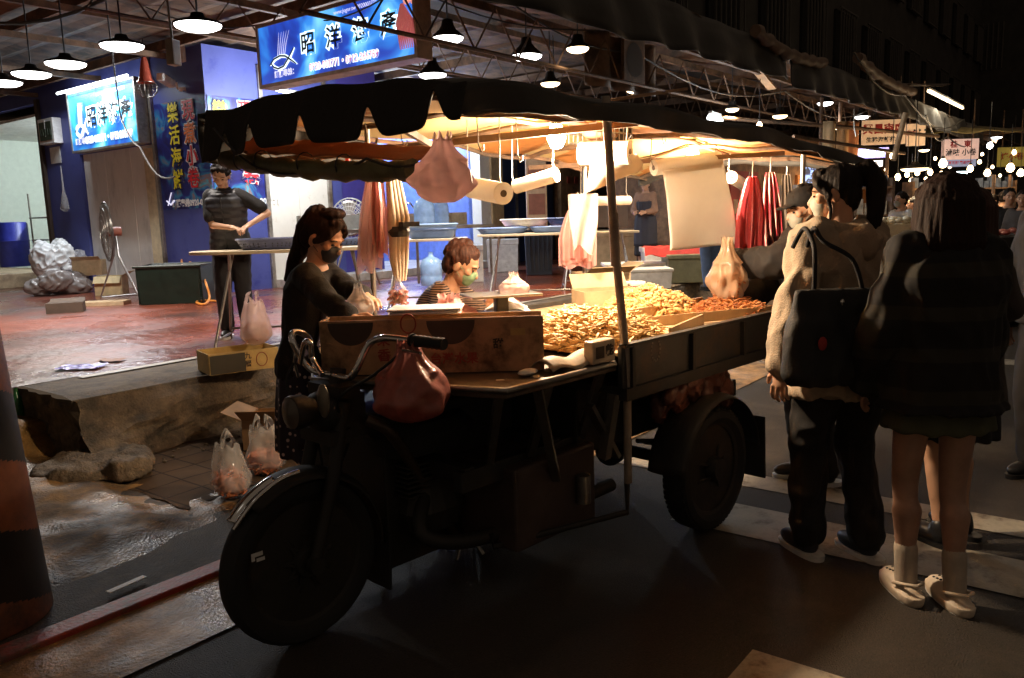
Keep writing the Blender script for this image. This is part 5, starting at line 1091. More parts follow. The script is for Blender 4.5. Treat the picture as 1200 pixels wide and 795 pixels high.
b = MB(); m_ = a.lerp(c, .53)+V((.03, 0, 0)); b.lathe([(.045, -.022), (.05, 0), (.045, .022)], m_, 14); b.box(m_+V((.02, -.05, .03)), (.09, .03, .02)); cart_obj(b, 'clamp', BLACKP, 'dark clamp holding the tan bundle to the post', 'clamp')
p = CL(467, 345, .25); bagball('small clear bag with pink contents at the foot of the tan bundle', toW(*p), .045, .05, CLEAR, .02, 11, fill=1.0, fm=PINK)
pleated('pink bags spread on a rack behind the weighing scale', wl(CL(676, 243, .7)), wl(CL(676, 314, .7)), .08, .24, PINK, 4, .02)
pleated('dark red carrier bags hanging nearest the pinkish roll', wl(CL(882, 207, -.15)), wl(CL(878, 302, -.15)), .05, .17, RED, 5, .025, npl=6)
pleated('bunch of red and pale striped bags on the tail rail', wl(CL(903, 202, -.15)), wl(CL(908, 290, -.15)), .05, .12, pattern('red_striped_plastic', 'stripes', (.36, .04, .06), (.6, .4, .36), 9, .6, 'X', .4), 6, .025)
pleated('smoky clear bags at the end of the red bunch', wl(CL(922, 205, -.15)), wl(CL(926, 285, -.15)), .05, .09, mat('smoky_plastic', (.2, .16, .13), .3, bump=.4, bscale=25, alpha=.7), 7, .02)
p = CL(684, 258, .3); q = MB(); q.grid(20, 16, lambda u, v: V(((u-.5)*.17*(1-.3*v), .02*sin(u*9+v*4), .14-.30*v+.03*sin(u*6)*v))); o = q.build('bag_sheet', mat('clear_pink_plastic', None), None, True, fix=False, angle=180); o.location = toW(*p); o.rotation_euler = (0, 0, CA-.6); tag(o, 'loose clear bag dangling below the thick paper roll', 'bag')
b = MB()
for (px, py, ly, hl_) in ((430, 178, .3, 'wire hook over the hanging clear pink bags'), (470, 172, .3, 'wire hook above the tan paper bundle'), (560, 178, 0, 'wire hook just past the balled pink bag'), (606, 190, 0, 'wire hook over the slim tilted roll'), (716, 165, .1, 'wire hook beside the wire basket'), (735, 180, .2, 'wire hook behind the end of the thick roll'), (893, 178, -.1, 'wire hook over the dark red carrier bags'), (912, 180, -.1, 'wire hook over the striped red bags'), (776, 170, .1, 'wire hook at the near end of the widest roll'), (868, 175, .1, 'wire hook above the pinkish roll')):
    p = CL(px, py, ly); z1 = rfz(p.x, p.y)-.03
    b = MB(); b.tube([(p.x, p.y, z1), (p.x+.005, p.y, p.z+.03), (p.x+.02, p.y, p.z), (p.x+.035, p.y, p.z+.01), (p.x+.035, p.y, p.z+.03)], .003, 6)
    o = b.build('s_hook', STEEL, None, True); o.location = CO; o.rotation_euler = (0, 0, CA); tag(o, hl_, 'hook', 'wire hooks under the canopy')
b = MB(); p = CL(408, 180, .3); b.tube([p, p+V((-.01, 0, -.05)), p+V((-.02, 0, -.1))], [.004, .014, .006], 8); cart_obj(b, 'red_ribbon', mat('red_ribbon', (.75, .05, .05), .4), 'bright red ribbon tied to the canopy front', 'ribbon', smooth=True)
cable('cable strung along the canopy front and looping down', [toW(*CX(250, 150, .2)), toW(*CX(300, 196, .3)), toW(*CX(370, 198, .32)), toW(*CX(430, 186, .32)), toW(*CX(500, 190, .3))], .005)

# ---------------------------------------------------------------- goods on the deck
def carton(label, c, size, rz, m, h_open=True, flaps=(0, 0, 0, 0), prints=None, th=.006, name='carton', group=None, pm=None):
    """open or closed carton; c = base centre (world)"""
    W, D, Hh = size; root = thing(name, label, 'carton', c, rz, group); b = MB()
    for (x, y, w_, d_) in ((0, -D/2, W, th), (0, D/2, W, th)): b.box((x, y, Hh/2), (w_, d_, Hh))
    for x in (-W/2, W/2): b.box((x, 0, Hh/2), (th, D-th*1.2, Hh-.002))
    b.box((0, 0, th/2+.001), (W-.004, D-.004, th))
    if not h_open: b.box((0, 0, Hh-.001), (W-.004, D-.004, th)); b.box((0, 0, Hh+.0035), (W, .05, .002))
    b.build('box_body', m, root)
    for k, an in enumerate(flaps):
        if not an: continue
        f = MB(); L = D*.45
        if k < 2: s_ = -1 if k == 0 else 1; f.box((0, s_*(D/2+cos(an)*L/2), Hh+sin(an)*L/2), (W-.01, L, .004), rx=s_*an)
        else: s_ = -1 if k == 2 else 1; L = min(W*.35, .15); f.box((s_*(W/2+cos(an)*L/2), 0, Hh+sin(an)*L/2), (L, D-.01, .004), ry=-s_*an)
        f.build('flap', m, root)
    for pr in prints or []: pr(root, W, D, Hh)
    return root
PRD = mat('carton_print_red', (.30, .05, .03), .7); PRK = mat('carton_print_dark', (.07, .045, .03), .7)
def prfront(txt, u, v, size, m): 
    return lambda root, W, D, Hh: put_text('print', txt, size, m, root, (u*W/2, -D/2-.004, v*Hh), RY, bold=.001)
def disc(u, v, r, m, half=False):
    def f(root, W, D, Hh):
        b = MB(); n = 28; vs = [(u*W/2+cos(pi+pi*i/n if half else 2*pi*i/n)*r, -D/2-.0045, v*Hh+sin(pi+pi*i/n if half else 2*pi*i/n)*r) for i in range(n+1)]
        o = len(b.v); b.v += vs; b.f.append(tuple(range(o, o+n+1))); b.m.append(0); b.build('print', m, root, fix=False)
    return f
def ring(u, v, r, m):
    def f(root, W, D, Hh): b = MB(); b.tube([(u*W/2+cos(2*pi*i/28)*r*.8, -D/2-.004, v*Hh+sin(2*pi*i/28)*r) for i in range(28)], .003, 5, closed=True); b.build('print', m, root)
    return f
def slot(u, v): 
    return lambda root, W, D, Hh: MB().box((u*W/2, -D/2-.0045, v*Hh), (.055, .002, .026)).build('hand_hole', CARDY, root, bevel=.0)
a, c = CZ(376, 441, .93), CZ(639, 434, .93); cc = (a+c)/2; L = (c-a).length; ang = math.atan2(c.y-a.y, c.x-a.x); nrm = V((-sin(ang), cos(ang), 0))
carton('long open brown carton with faded round print on the front deck', toW(*(cc+nrm*.08)), (L*.985, .15, .205), CA+ang, mat('worn_carton', (.48, .29, .15), .8, bump=.1, dirt=(.12, .065, .035), dscale=6, damt=.45), prints=[disc(-.72, .96, .085, PRK, True), disc(.18, .96, .09, PRK, True), ring(-.2, .92, .035, PRD), slot(.78, .72), prfront('台灣水果', .2, .25, .045, PRD), prfront('果', -.43, .62, .05, PRD), prfront('香', -.43, .34, .05, PRD), prfront('甜', .6, .5, .04, PRK)])
b = MB(); b.box((0, 0, .012), (.26, .16, .012)); b.box((0, 0, .024), (.28, .18, .008)); o = b.build('foam_tray', WHITE, bevel=.004); o.location = toW(*CZ(500, 368, 1.14)); o.rotation_euler = (0, 0, CA+ang); tag(o, 'flat white foam tray resting on the rim of the long carton', 'tray')
# scale
sc = cart_thing('weighing_scale', 'dark topped weighing scale standing behind the long carton', 'scale', (1.30, .18, .955), -.5)
b = MB(); b.box((0, 0, .05), (.24, .22, .1), taper=1.1); b.cyl((0, 0, .1), (0, 0, .17), .03); b.box((.0, 0, .14), (.06, .06, .08)); b.build('base', BLACKP, sc, bevel=.006)
b = MB(); b.box((0, 0, .185), (.34, .24, .012)); b.build('plate', STEEL, sc, bevel=.004); b = MB(); b.box((0, -.115, .05), (.14, .006, .05)); b.build('display', mat('dark_screen', (.02, .03, .02), .1), sc)
bagball('crumpled white and pink bag on the weighing scale', toW(1.34, .13, 1.17), .085, .045, PINKC, .02, 21)
bagball('pile of pink bags on the deck under the scale plate', toW(1.08, .3, 1.03), .17, .09, PINK, .03, 22, amp=.03)
bagball('pale plastic bag heaped behind the striped sleeve', toW(1.45, .3, 1.02), .14, .08, WBAG, .02, 23)
# small cartons among the food
carton('small tan carton standing between the two heaps of fried strips', toW(*CZ(712, 366, .955)), (.34, .22, .13), CA-.55, CARD2, flaps=(0, .9, 0, 0))
carton('pale open carton with green print behind the middle partition', toW(*(CZ(722, 348, .955)+V((.25, .32, 0)))), (.34, .26, .14), CA-.5, CARD2, flaps=(.4, 0, 0, .5), prints=[prfront('鮮', .3, .5, .06, GREENP)])
carton('shallow carton with a white label beyond the second heap', toW(2.35, .32, .955), (.36, .3, .09), CA-.5, CARD, prints=[lambda root, W, D, Hh: MB().box((.02, -D/2-.004, Hh/2), (.15, .002, .06)).build('label', WHITE, root)])
b = MB(); b.lathe([(0, 0), (.06, 0), (.065, .12), (.062, .13), (0, .13)], n=20); b.cur = 1; b.lathe([(.066, .05), (.066, .11)], n=20); o = b.build('tin', [WHITE, RED]); o.location = toW(2.62, .35, .96); tag(o, 'white tin with a red band at the end of the second heap', 'tin')
# folded sack and printed pack on the near deck edge
b = MB(); b.grid(20, 10, lambda u, v: V((u*.36, v*.12-.02, .012+.035*sin(pi*v)+.01*sin(u*11)))); o = cart_obj(b, 'paper_sack', mat('grey_sack', (.5, .4, .28), .6, bump=.5, bscale=18), 'grey sack folded on the near edge of the deck', 'sack', smooth=True, fix=False, solid=.004); o.location = toW(.78, -.57, .925)
b = MB(); b.box((0, 0, .05), (.14, .05, .09)); pk = thing('snack_pack', 'small cream packet with dark print at the corner of the deck', 'packet', toW(1.06, -.585, .925), CA); b.build('packet', mat('cream_packet', (.62, .48, .33), .4), pk, bevel=.008)
put_text('print', '乾', .045, PRK, pk, (.03, -.027, .05), RY, bold=.002); b = MB(); b.box((-.03, -.0265, .05), (.05, .002, .045)); b.build('print', PRK, pk)
b = MB(); b.ball((0, 0, 0), (.05, .03, .012), 12, 6); o = b.build('paper_scrap', WHITE, None, True); o.location = toW(.72, -.52, .94); tag(o, 'white crumpled wrap beside the end of the long carton', 'wrap')
# ---------------------------------------------------------------- food heaps
def heap(label, cx, cy, rx, ry, h, n, m, seed, L=.05, r=.008, z=.953):
    random.seed(seed); b = MB()
    H = lambda x, y: h*max(0, 1-((x/rx)**2+(y/ry)**2))**.7*(1+.25*noise.noise(V((x*9, y*9, seed))))
    b.grid(30, 30, lambda u, v: V(((u-.5)*2*rx*.96, (v-.5)*2*ry*.96, H((u-.5)*2*rx, (v-.5)*2*ry)-.008)))
    for i in range(n):
        a = random.uniform(0, 2*pi); q = sqrt(random.random()); x, y = cos(a)*rx*q, sin(a)*ry*q; z0 = H(x, y)+random.uniform(-.006, .012)
        an = random.uniform(0, 2*pi); el = random.uniform(-.35, .6); l_ = L*random.uniform(.5, 1.3); dx = V((cos(an)*cos(el), sin(an)*cos(el), sin(el)))*l_; k = dx.cross(V((0, 0, 1)))*random.uniform(-.4, .4)
        rr = r*random.uniform(.6, 1.5); p = V((x, y, z0)); b.tube([p-dx*.5, p-dx*.15+k, p+dx*.2+k*.8+V((0, 0, .004)), p+dx*.5], [rr*.5, rr, rr*.9, rr*.4], 6)
    o = b.build('fried_food', m, None, True, fix=False, angle=60); o.location = toW(cx, cy, z); o.rotation_euler = (0, 0, CA); return tag(o, label, 'fried food', None, 'stuff')
heap('big golden heap of fried squid strips by the near corner of the bed', 1.42, -.24, .33, .32, .115, 1700, FOODY, 1, .085, .0062)
heap('second heap of fried rings and strips past the small tan carton', 2.30, .04, .29, .26, .13, 900, mat('fried_rings', (.80, .52, .22), .4, var=.3, scale=25, dirt=(.35, .12, .02), dscale=22, damt=.4), 2, .05, .008)
heap('reddish shredded squid heaped at the tail of the bed', 2.46, -.36, .20, .22, .075, 800, FOODR, 3, .05, .004)
# ================================================================ tables and goods on the shop floor
TSTEEL = mat('table_leg_steel', (.42, .40, .38), .35, .8, dirt=(.15, .1, .07), damt=.3)
def trestle_table(label, c, W, D, H, rz, m=WOOD, group='folding tables on the red floor', shape=2.6):
    root = thing('folding_table', label, 'table', c, rz, group)
    b = MB(); b.loft([(V((0, 0, H-.028)), V((W/2, 0, 0)), V((0, D/2, 0))), (V((0, 0, H)), V((W/2, 0, 0)), V((0, D/2, 0)))], 40, shape); b.build('tabletop', m, root, bevel=.004)
    for s_ in (-1, 1):
        x = s_*W*.32
        for t_ in (-1, 1):
            b = MB(); b.cyl((x-s_*.03, -t_*D*.1, H-.03), (x+s_*.1, t_*D*.42, .0), .013, n=10); b.build('leg', TSTEEL, root, True)
        b = MB(); b.cyl((x+s_*.09, -D*.40, .06), (x+s_*.09, D*.40, .06), .011, n=8); b.build('crossbar', TSTEEL, root, True)
    b = MB(); b.cyl((-W*.32-.09, D*.38, .1), (W*.32+.09, D*.38, .1), .011, n=8); b.build('crossbar', TSTEEL, root, True)
    return root
camd = YAW-pi/2
def fl(px, py, z=PZ): return atz(px, py, z)
trestle_table('long pale folding table in front of the man in the quilted vest', V((4.55, 6.02, PZ)), 1.75, .7, .83, camd+.10)
trestle_table('folding table stacked with blue basins behind the seated woman', fl(500, 360), 1.05, .6, .82, camd+.05)
trestle_table('folding table with flat blue trays by the navy shop front', fl(625, 352), 1.35, .7, .84, camd-.1)
trestle_table('folding table half hidden behind the pink bags', fl(700, 338), 1.2, .6, .8, camd)
def tray(label, c, rx, ry, h, m, cont=None, rz=0, name='plastic_basin', perf=False, group=None, cm=None):
    root = thing(name, label, 'basin', c, rz, group); b = MB()
    b.loft([(V((0, 0, 0)), V((rx*.82, 0, 0)), V((0, ry*.82, 0))), (V((0, 0, .006)), V((rx*.82, 0, 0)), V((0, ry*.82, 0)))], 36, 2.6)
    n = 40
    def f(u, v, q=0):
        a = 2*pi*u; k = .82+.18*v; return V((math.copysign(abs(cos(a))**(2/2.6), cos(a))*rx*k, math.copysign(abs(sin(a))**(2/2.6), sin(a))*ry*k, h*v))
    b.grid(n, 5, f); b.tube([f(i/n, 1) for i in range(n)], .008, 6, closed=True); b.build('bowl', m, root, True, fix=False, solid=.004, angle=50)
    if perf:
        q = MB()
        for i in range(44):
            for j in (.35, .6): p = f(i/44, j); q.ball(p*1.005, (.006, .006, .009), 6, 4)
        q.build('slots', BLACKP, root)
    if cont: q = MB(); q.grid(16, 16, lambda u, v: V(((u-.5)*1.5*rx, (v-.5)*1.5*ry, h*.35+cont*(sin(pi*u)*sin(pi*v))+.012*noise.noise(V((u*9, v*9, 0)))))); q.build('contents', cm or mat('pinkish_squid', (.55, .3, .28), .35, bump=.5, bscale=40), root, True, fix=False, angle=180)
    return root
TZ = PZ+.83
tray('large round blue perforated basin under the hands of the man in the vest', V((4.42, 6.12, TZ)), .30, .22, .09, mat('slate_blue_plastic', (.10, .11, .2), .35), .04, camd, perf=True, cm=mat('silver_catch', (.28, .22, .24), .3))
tray('flat blue crate on the long table behind the ponytailed vendor', V((5.05, 6.0, TZ)), .32, .18, .06, mat('crate_blue', (.1, .14, .3), .4), None, camd+.1, 'plastic_crate', perf=True)
pb = fl(500, 360); tray('lower one of the two stacked blue basins', V((pb.x+.1, pb.y-.05, PZ+.82)), .30, .25, .11, BLUEP, None, camd, perf=False, group='stacked blue basins'); tray('upper one of the two stacked blue basins', V((pb.x+.1, pb.y-.05, PZ+.875)), .31, .26, .11, BLUEL, None, camd, group='stacked blue basins')
pt3 = fl(625, 352); zt = PZ+.84
ex3 = V((cos(camd-.1), sin(camd-.1), 0)); ey3 = V((-ex3.y, ex3.x, 0))
tray('flat blue tray of squid at the near end of the tray table', V((pt3.x, pt3.y, zt))-ex3*.36, .32, .24, .07, BLUEP, .03, camd, 'plastic_tray')
tray('flat blue tray of squid at the far end of the tray table', V((pt3.x, pt3.y, zt))+ex3*.30, .32, .24, .07, BLUEP, .03, camd, 'plastic_tray')
tray('white foam tray perched on the blue squid trays', V((pt3.x, pt3.y, zt+.09))+ex3*-.08, .30, .18, .08, WHITE, .02, camd+.15, 'foam_tray')
tray('smaller dark blue tray perched beside the white foam tray', V((pt3.x, pt3.y, zt+.09))+ex3*.42, .22, .16, .08, mat('dark_blue_plastic', (.06, .1, .25), .4), .02, camd, 'plastic_tray')
def jug(b): b.lathe([(0, 0), (.14, 0), (.15, .02), (.15, .12), (.145, .14), (.15, .16), (.15, .28), (.12, .36), (.04, .40), (.03, .44), (.035, .46), (0, .46)], n=26)
JUG = mat('pale_blue_jug', (.35, .55, .85), .15, transl=.2, alpha=.85)
for i, (px, dp) in enumerate(((498, 11.6), (515, 12.0))): p = atd(px, 270, dp); simple('water_jug', ['pale blue water jug standing on the basin counter', 'second pale blue water jug just beside the first'][i], 'jug', jug, JUG, (p.x, p.y, PZ+.95), smooth=True)
p = atd(506, 330, 11.2); simple('water_jug', 'big blue water jug on the doorstep below the counter', 'jug', jug, JUG, (p.x, p.y, PZ+.14), smooth=True)
p = atd(497, 290, 12.0); ct = thing('sink_counter', 'steel sink counter in the bright blue back room', 'counter', (p.x, p.y, PZ+.14), 0)
b = MB(); b.box((0, 0, .78), (2.6, .6, .05)); b.box((0, .28, .9), (2.6, .03, .2)); b.build('counter_top', STEEL, ct, bevel=.004)
for x in (-1.25, -.4, .4, 1.25): b = MB(); b.cyl((x, -.25, 0), (x, -.25, .77), .02, n=8); b.build('leg', STEEL, ct)
b = MB(); b.tube([(-.2, .2, .8), (-.2, .2, 1.1), (-.2, .05, 1.15), (-.2, -.02, 1.08)], .015, 8); b.build('tap', CHROME, ct, True)
# fans
def fan(label, c, rz, h, r=.3, tilt=0, m=STEEL):
    root = thing('stand_fan', label, 'fan', c, rz); hub = V((0, 0, h-r)); R = Matrix.Rotation(pi/2+tilt, 3, 'X')
    b = MB()
    for k, rr in enumerate((1, .8, .6, .4, .2)): 
        for s_ in (-1, 1): zc = s_*.07*(1-rr*rr*.8); b.tube([hub+R @ V((cos(2*pi*i/30)*rr*r, sin(2*pi*i/30)*rr*r, zc if rr < 1 else 0)) for i in range(30)], .004 if rr < 1 else .012, 5, closed=True)
    for i in range(28):
        a = 2*pi*i/28
        for s_ in (-1, 1): b.tube([hub+R @ V((cos(a)*r*q, sin(a)*r*q, s_*.07*(1-q*q*.8) if q < 1 else 0)) for q in (.15, .6, 1)], .0028, 4)
    b.build('fan_guard', m, root)
    b = MB()
    for k in range(4):
        a0 = k*pi/2; b.grid(6, 6, lambda u, v: hub+R @ V((cos(a0+(u-.5)*.9)*(.05+v*(r-.08)), sin(a0+(u-.5)*.9)*(.05+v*(r-.08)), (u-.5)*.07)))
    b.build('fan_blade', ALU, root, True, fix=False, solid=.003)
    b = MB(); b.cyl(hub+R @ V((0, 0, -.02)), hub+R @ V((0, 0, -.2)), .07); b.build('motor', mat('motor_paint', (.35, .12, .08), .4), root, True)
    for s_ in (-1, 1):
        b = MB(); b.tube([hub+V((0, .12, -.05)), V((s_*.18, .1, h*.45)), V((s_*.33, -.12 if s_ < 0 else .3, .012)), V((s_*.33, .4, .012))], .016, 8); b.build('leg', TSTEEL, root, True)
    return root
fan('rust edged stand fan turned aside before the white shutter', fl(133, 350), camd-.95, 1.45, .44)
fan('pale round fan standing before the white doors', V((8.9, 10.2, PZ)), camd-.2, 1.42, .32, m=mat('pale_fan_wire', (.75, .75, .72), .4))
# dark green bin with hose
p = (fl(170, 357)+fl(243, 355))/2+V((.15, .2, 0)); bn = thing('fish_tub', 'large dark green rectangular tub standing on the wet red floor', 'tub', p, camd+.05)
b = MB(); W_, D_, H_ = .86, .6, .52
for (x, y, w_, d_) in ((0, -D_/2, W_, .02), (0, D_/2, W_, .02), (-W_/2, 0, .02, D_), (W_/2, 0, .02, D_)): b.box((x, y, H_/2), (w_, d_, H_), taper=.93)
b.box((0, 0, .02), (W_*.9, D_*.9, .03)); b.build('tub_body', GREENP, bn, bevel=.01)
b = MB(); b.tube([(-W_/2-.02, -D_/2-.02, H_), (W_/2+.02, -D_/2-.02, H_), (W_/2+.02, D_/2+.02, H_), (-W_/2-.02, D_/2+.02, H_)], .02, 8, closed=True); b.build('rim', GREENP, bn, True)
b = MB(); b.lathe([(.0, .0), (.02, 0)], n=3); 
pts = [p+V((.05, -.1, .5)), fl(212, 302, PZ+.52), fl(232, 312, PZ+.45), fl(241, 330, PZ+.3), fl(247, 350, PZ+.06), fl(240, 358, PZ+.015), fl(228, 355, PZ+.015), fl(236, 352, PZ+.03), fl(255, 353, PZ+.015), fl(262, 357, PZ+.015)]
b = MB(); sp_ = []
for i in range(len(pts)-1):
    for k in range(5): sp_.append(pts[i].lerp(pts[i+1], k/5))
for _ in range(4): sp_ = [sp_[0]]+[(sp_[i-1]+sp_[i]*2+sp_[i+1])/4 for i in range(1, len(sp_)-1)]+[sp_[-1]]
b.tube(sp_, .016, 8); tag(b.build('garden_hose', ORANGE, None, True), 'orange hose looping out of the dark green tub onto the floor', 'hose')
# junk by the shutter
def sack(label, c, r, m, seed, rz=0, name='trash_bag'):
    random.seed(seed); q = MB()
    for i in range(9): q.ball(V((random.uniform(-1, 1)*r[0]*.5, random.uniform(-1, 1)*r[1]*.5, r[2]*random.uniform(.3, .75))), (r[0]*random.uniform(.4, .6), r[1]*random.uniform(.4, .6), r[2]*random.uniform(.3, .5)), 14, 10)
    me = remesh(q, .018, 2, lambda co, n: (lambda p: V((p.x, p.y, max(p.z, 0.003))))(co+n*.03*(1-abs(noise.noise(co*9+V((seed, 0, 0))))*3)))
    me.materials.append(m); o = link(name, me, None, True, angle=180); o.location = c; o.rotation_euler = (0, 0, rz); return tag(o, label, 'bag')
p0_ = fl(55, 340); sack('big white sack leaning among the rubbish by the open room', p0_+V((.3, .3, 0)), (.42, .36, .85), WBAG, 1)
sack('grey clear bag bulging beside the white sack', fl(85, 338)+V((.2, .3, 0)), (.4, .3, .62), mat('grey_clear_plastic', (.42, .40, .42), .25, bump=.6, bscale=12, transl=.2), 2)
sack('shiny clear bag full of film lying low before the white sack', fl(72, 345), (.55, .3, .34), mat('glossy_clear_plastic', (.4, .36, .35), .15, bump=.8, bscale=14, transl=.2), 3)
sack('teal netting bundle behind the rusty fan', fl(135, 333)+V((.5, .4, 0)), (.5, .3, .42), mat('teal_net', (.25, .6, .55), .6, bump=.8, bscale=50), 5, name='net_bundle')
carton('open pale carton on its side behind the fan legs', fl(104, 343)+V((.15, .2, .28)), (.46, .3, .26), camd+.2, CARD2, flaps=(.5, 0, 0, 0))
carton('cream carton panel box leaning by the fan', fl(132, 345), (.42, .3, .3), camd+.1, mat('cream_carton', (.75, .62, .36), .7), flaps=(-.9, 0, 0, .5))
carton('flattened carton lying on the wet floor beneath the fan', fl(108, 358), (.95, .3, .05), camd+.1, CARD2, h_open=False)
carton('dark sided carton with a pale lid nearest the wet floor edge', fl(78, 366), (.42, .26, .13), camd+.35, mat('dark_carton', (.1, .07, .05), .7), h_open=False, flaps=(0, .3, 0, 0))
b = MB(); b.box((0, 0, .14), (.01, .01, .01)); st = thing('plastic_stool', 'small blue stool against the blue pier behind the fan', 'stool', fl(118, 330)+V((.8, .8, 0)), .3)
b = MB(); b.box((0, 0, .44), (.34, .3, .03)); b.build('seat', BLUEP, st, bevel=.01)
for x in (-.14, .14):
    for y in (-.12, .12): b = MB(); b.cyl((x, y, .43), (x*1.25, y*1.25, 0), .018, n=8); b.build('leg', BLUEP, st)
# cartons and bags near the step
a, c = fl(236, 443, PZ), fl(318, 432, PZ)
carton('yellow ended carton with a red ring print on the concrete step', (a+c)/2+V((.12, .16, 0)), ((c-a).length, .32, .15), math.atan2(c.y-a.y, c.x-a.x), CARDY, prints=[ring(.5, .5, .05, PRD), prfront('九', .1, .72, .05, PRK), prfront('層', .1, .34, .05, PRK), lambda root, W, D, Hh: MB().box((-W*.24, -D/2-.004, Hh*.47), (W*.5, .002, Hh*.9)).build('dark_panel', mat('carton_dark_panel', (.05, .045, .03), .6), root)])
bagball('pink bag of produce standing on the yellow ended carton', (a+c)/2+V((.25, .1, .15+.12)), .12, .115, PINKC, .10, 31, fill=1.2, fm=mat('pink_produce', (.6, .3, .25), .5), handles=True)
carton('flat brown carton on the pavement behind the knotted bags', V((3.3, 4.55, .02)), (.5, .36, .20), camd, CARD, flaps=(.6, 0, .4, 0))
for i, (px, py, rx, hz, s) in enumerate(((272, 583, .105, .105, 41), (312, 556, .10, .10, 42))):
    p = atz(px, py, .0); bagball(['clear bag of reddish shredded squid nearest the front wheel', 'clear bag of shredded squid beside the vendor, behind its twin'][i], p+V((0, 0, hz)), rx*1.2, hz, CLEAR, .10, s, fill=1.15, fm=mat('orange_shreds', (.62, .2, .08), .4, var=.3, scale=30), handles=True)
# bottles on the ledge at the left edge
for i, (px, m_, lab) in enumerate(((22, mat('green_bottle', (.03, .16, .05), .15), 'green bottle on the broken ledge beside the striped pillar'), (8, mat('brown_bottle', (.12, .07, .03), .15), 'brown jar on the broken ledge beside the striped pillar'))):
    p = atz(px, 488, .24); simple('bottle', lab, 'bottle', lambda b: b.lathe([(0, 0), (.035, 0), (.037, .02), (.037, .12), (.015, .16), (.013, .2), (0, .2)], n=18), m_, tuple(p), smooth=True)
simple('purple_bag', 'flattened violet plastic bag on the wet floor by the step', 'bag', lambda b: b.grid(16, 12, lambda u, v: V(((u-.5)*.34, (v-.5)*.22, .012+.02*abs(noise.noise(V((u*6, v*6, 0))))))), mat('violet_plastic', (.10, .05, .45), .25, bump=.5, bscale=20), tuple(fl(95, 432)), camd, smooth=True, fix=False)
simple('wet_rag', 'small brown rag lying beside the violet bag', 'rag', lambda b: b.grid(12, 10, lambda u, v: V(((u-.5)*.2, (v-.5)*.14, .012+.02*abs(noise.noise(V((u*5, v*5, 4))))))), mat('brown_rag', (.3, .13, .08), .6), tuple(fl(130, 424)), camd, smooth=True, fix=False)
# striped pillar at the left edge
pc = V((1.02, 3.56, 0)); pl = thing('striped_pillar', 'round pillar banded in black and faded orange at the left edge', 'pillar', pc)
b = MB(); n, m2 = 220, 180
R0 = .30
def pf(u, v): a = 2*pi*u; z = v*1.6; r = R0-.06*z+.004*noise.noise(V((cos(a)*2, sin(a)*2, z*3))); return V((cos(a)*r, sin(a)*r, z))
b.grid(n+1, m2, pf)
for k in range(len(b.f)):
    j, i = divmod(k, n); b.m[k] = 1 if ((j/m2*1.6/.55 + i/n*1.0) % 1) < .5 else 0
b.build('pillar_shaft', [mat('faded_orange_paint', (.26, .09, .04), .55, var=.4, dirt=(.06, .04, .03), damt=.4), mat('black_band_paint', (.015, .014, .013), .5)], pl, True, fix=False)
b = MB(); b.lathe([(0, 1.62), (R0-.09, 1.61), (R0-.088, 1.59)], n=40); b.build('top', CONC, pl)
# boxes beyond the cart
def foambox(label, c, size, rz, m=WHITE, lid=True):
    W, D, Hh = size; root = thing('foam_box', label, 'foam box', c, rz, None); b = MB(); b.box((0, 0, Hh*.42), (W*.96, D*.96, Hh*.84), taper=.96); b.build('box_body', m, root, bevel=.01)
    b = MB(); b.box((0, 0, Hh*.92), (W, D, Hh*.16)); b.build('lid', m, root, bevel=.012); return root
for i, (px, py, dp, s, lab) in enumerate((((590, 318), 0, 11.8, (.62, .5, .62), 'tall white foam box under the tray table'),)):
    foambox(lab, fl(*px), s, camd)
p = fl(553, 330); foambox('grey white bucket box beside the seated woman under the tables', p, (.4, .4, .6), camd+.1)
simple('floor_bin', 'dark ribbed bin standing beside the tall white foam box', 'bin', lambda b: (b.box((0, 0, .4), (.5, .4, .8), taper=.9), [b.box((x*.08, -.205, .42), (.02, .02, .7)) for x in range(-2, 3)]), mat('dark_bin', (.02, .03, .05), .5), tuple(fl(632, 322)), camd, bevel=.01)
for i, (px, py, s, m_, lab) in enumerate(((715, 318, (.95, .6, .75), CARD2, 'stack high cream carton behind the canopy post'), (760, 330, (1.4, .6, .3), WHITE, 'long white foam box behind the second heap'), (748, 338, (.9, .5, .28), WHITE, 'white foam box nearest the heap, blazing in the lamp'), (805, 330, (.7, .6, .42), mat('olive_crate', (.2, .2, .12), .5), 'olive crate under the red cloth'), (795, 325, (1.2, .4, .5), WHITE, 'white foam box with red cloth over it'), (862, 336, (.5, .4, .4), WHITE, 'small white foam box at the feet of the person in jeans'))):
    foambox(lab, fl(px, py), s, camd, m_)
p = fl(800, 330); simple('red_cloth', 'bright red cloth thrown over the white foam boxes', 'cloth', lambda b: b.grid(24, 12, lambda u, v: V(((u-.5)*1.2, (v-.5)*.5, .53+.04*noise.noise(V((u*7, v*4, 0)))-(.12 if v < .1 else 0)))), mat('bright_red_cloth', (.6, .05, .04), .6), (p.x, p.y, p.z), camd, smooth=True, fix=False)
for i, (px, py, dp, W_, D_, H_, m_, lab) in enumerate(((716, 255, 13, .5, .3, .35, mat('dark_crate', (.06, .04, .03), .6), 'dark slatted crate on the cream carton'), (935, 300, 9.5, .6, .5, 1.3, CARD2, 'stack of pale cartons behind the smoky bags'), (955, 330, 9.0, .5, .4, 1.0, mat('pale_carton2', (.6, .5, .34), .7), 'pale carton stack beside the face of the cap wearer'))):
    p = atd(px, py, dp); carton(lab, V((p.x, p.y, PZ if i else p.z-.15)), (W_, D_, H_), camd, m_, h_open=False)
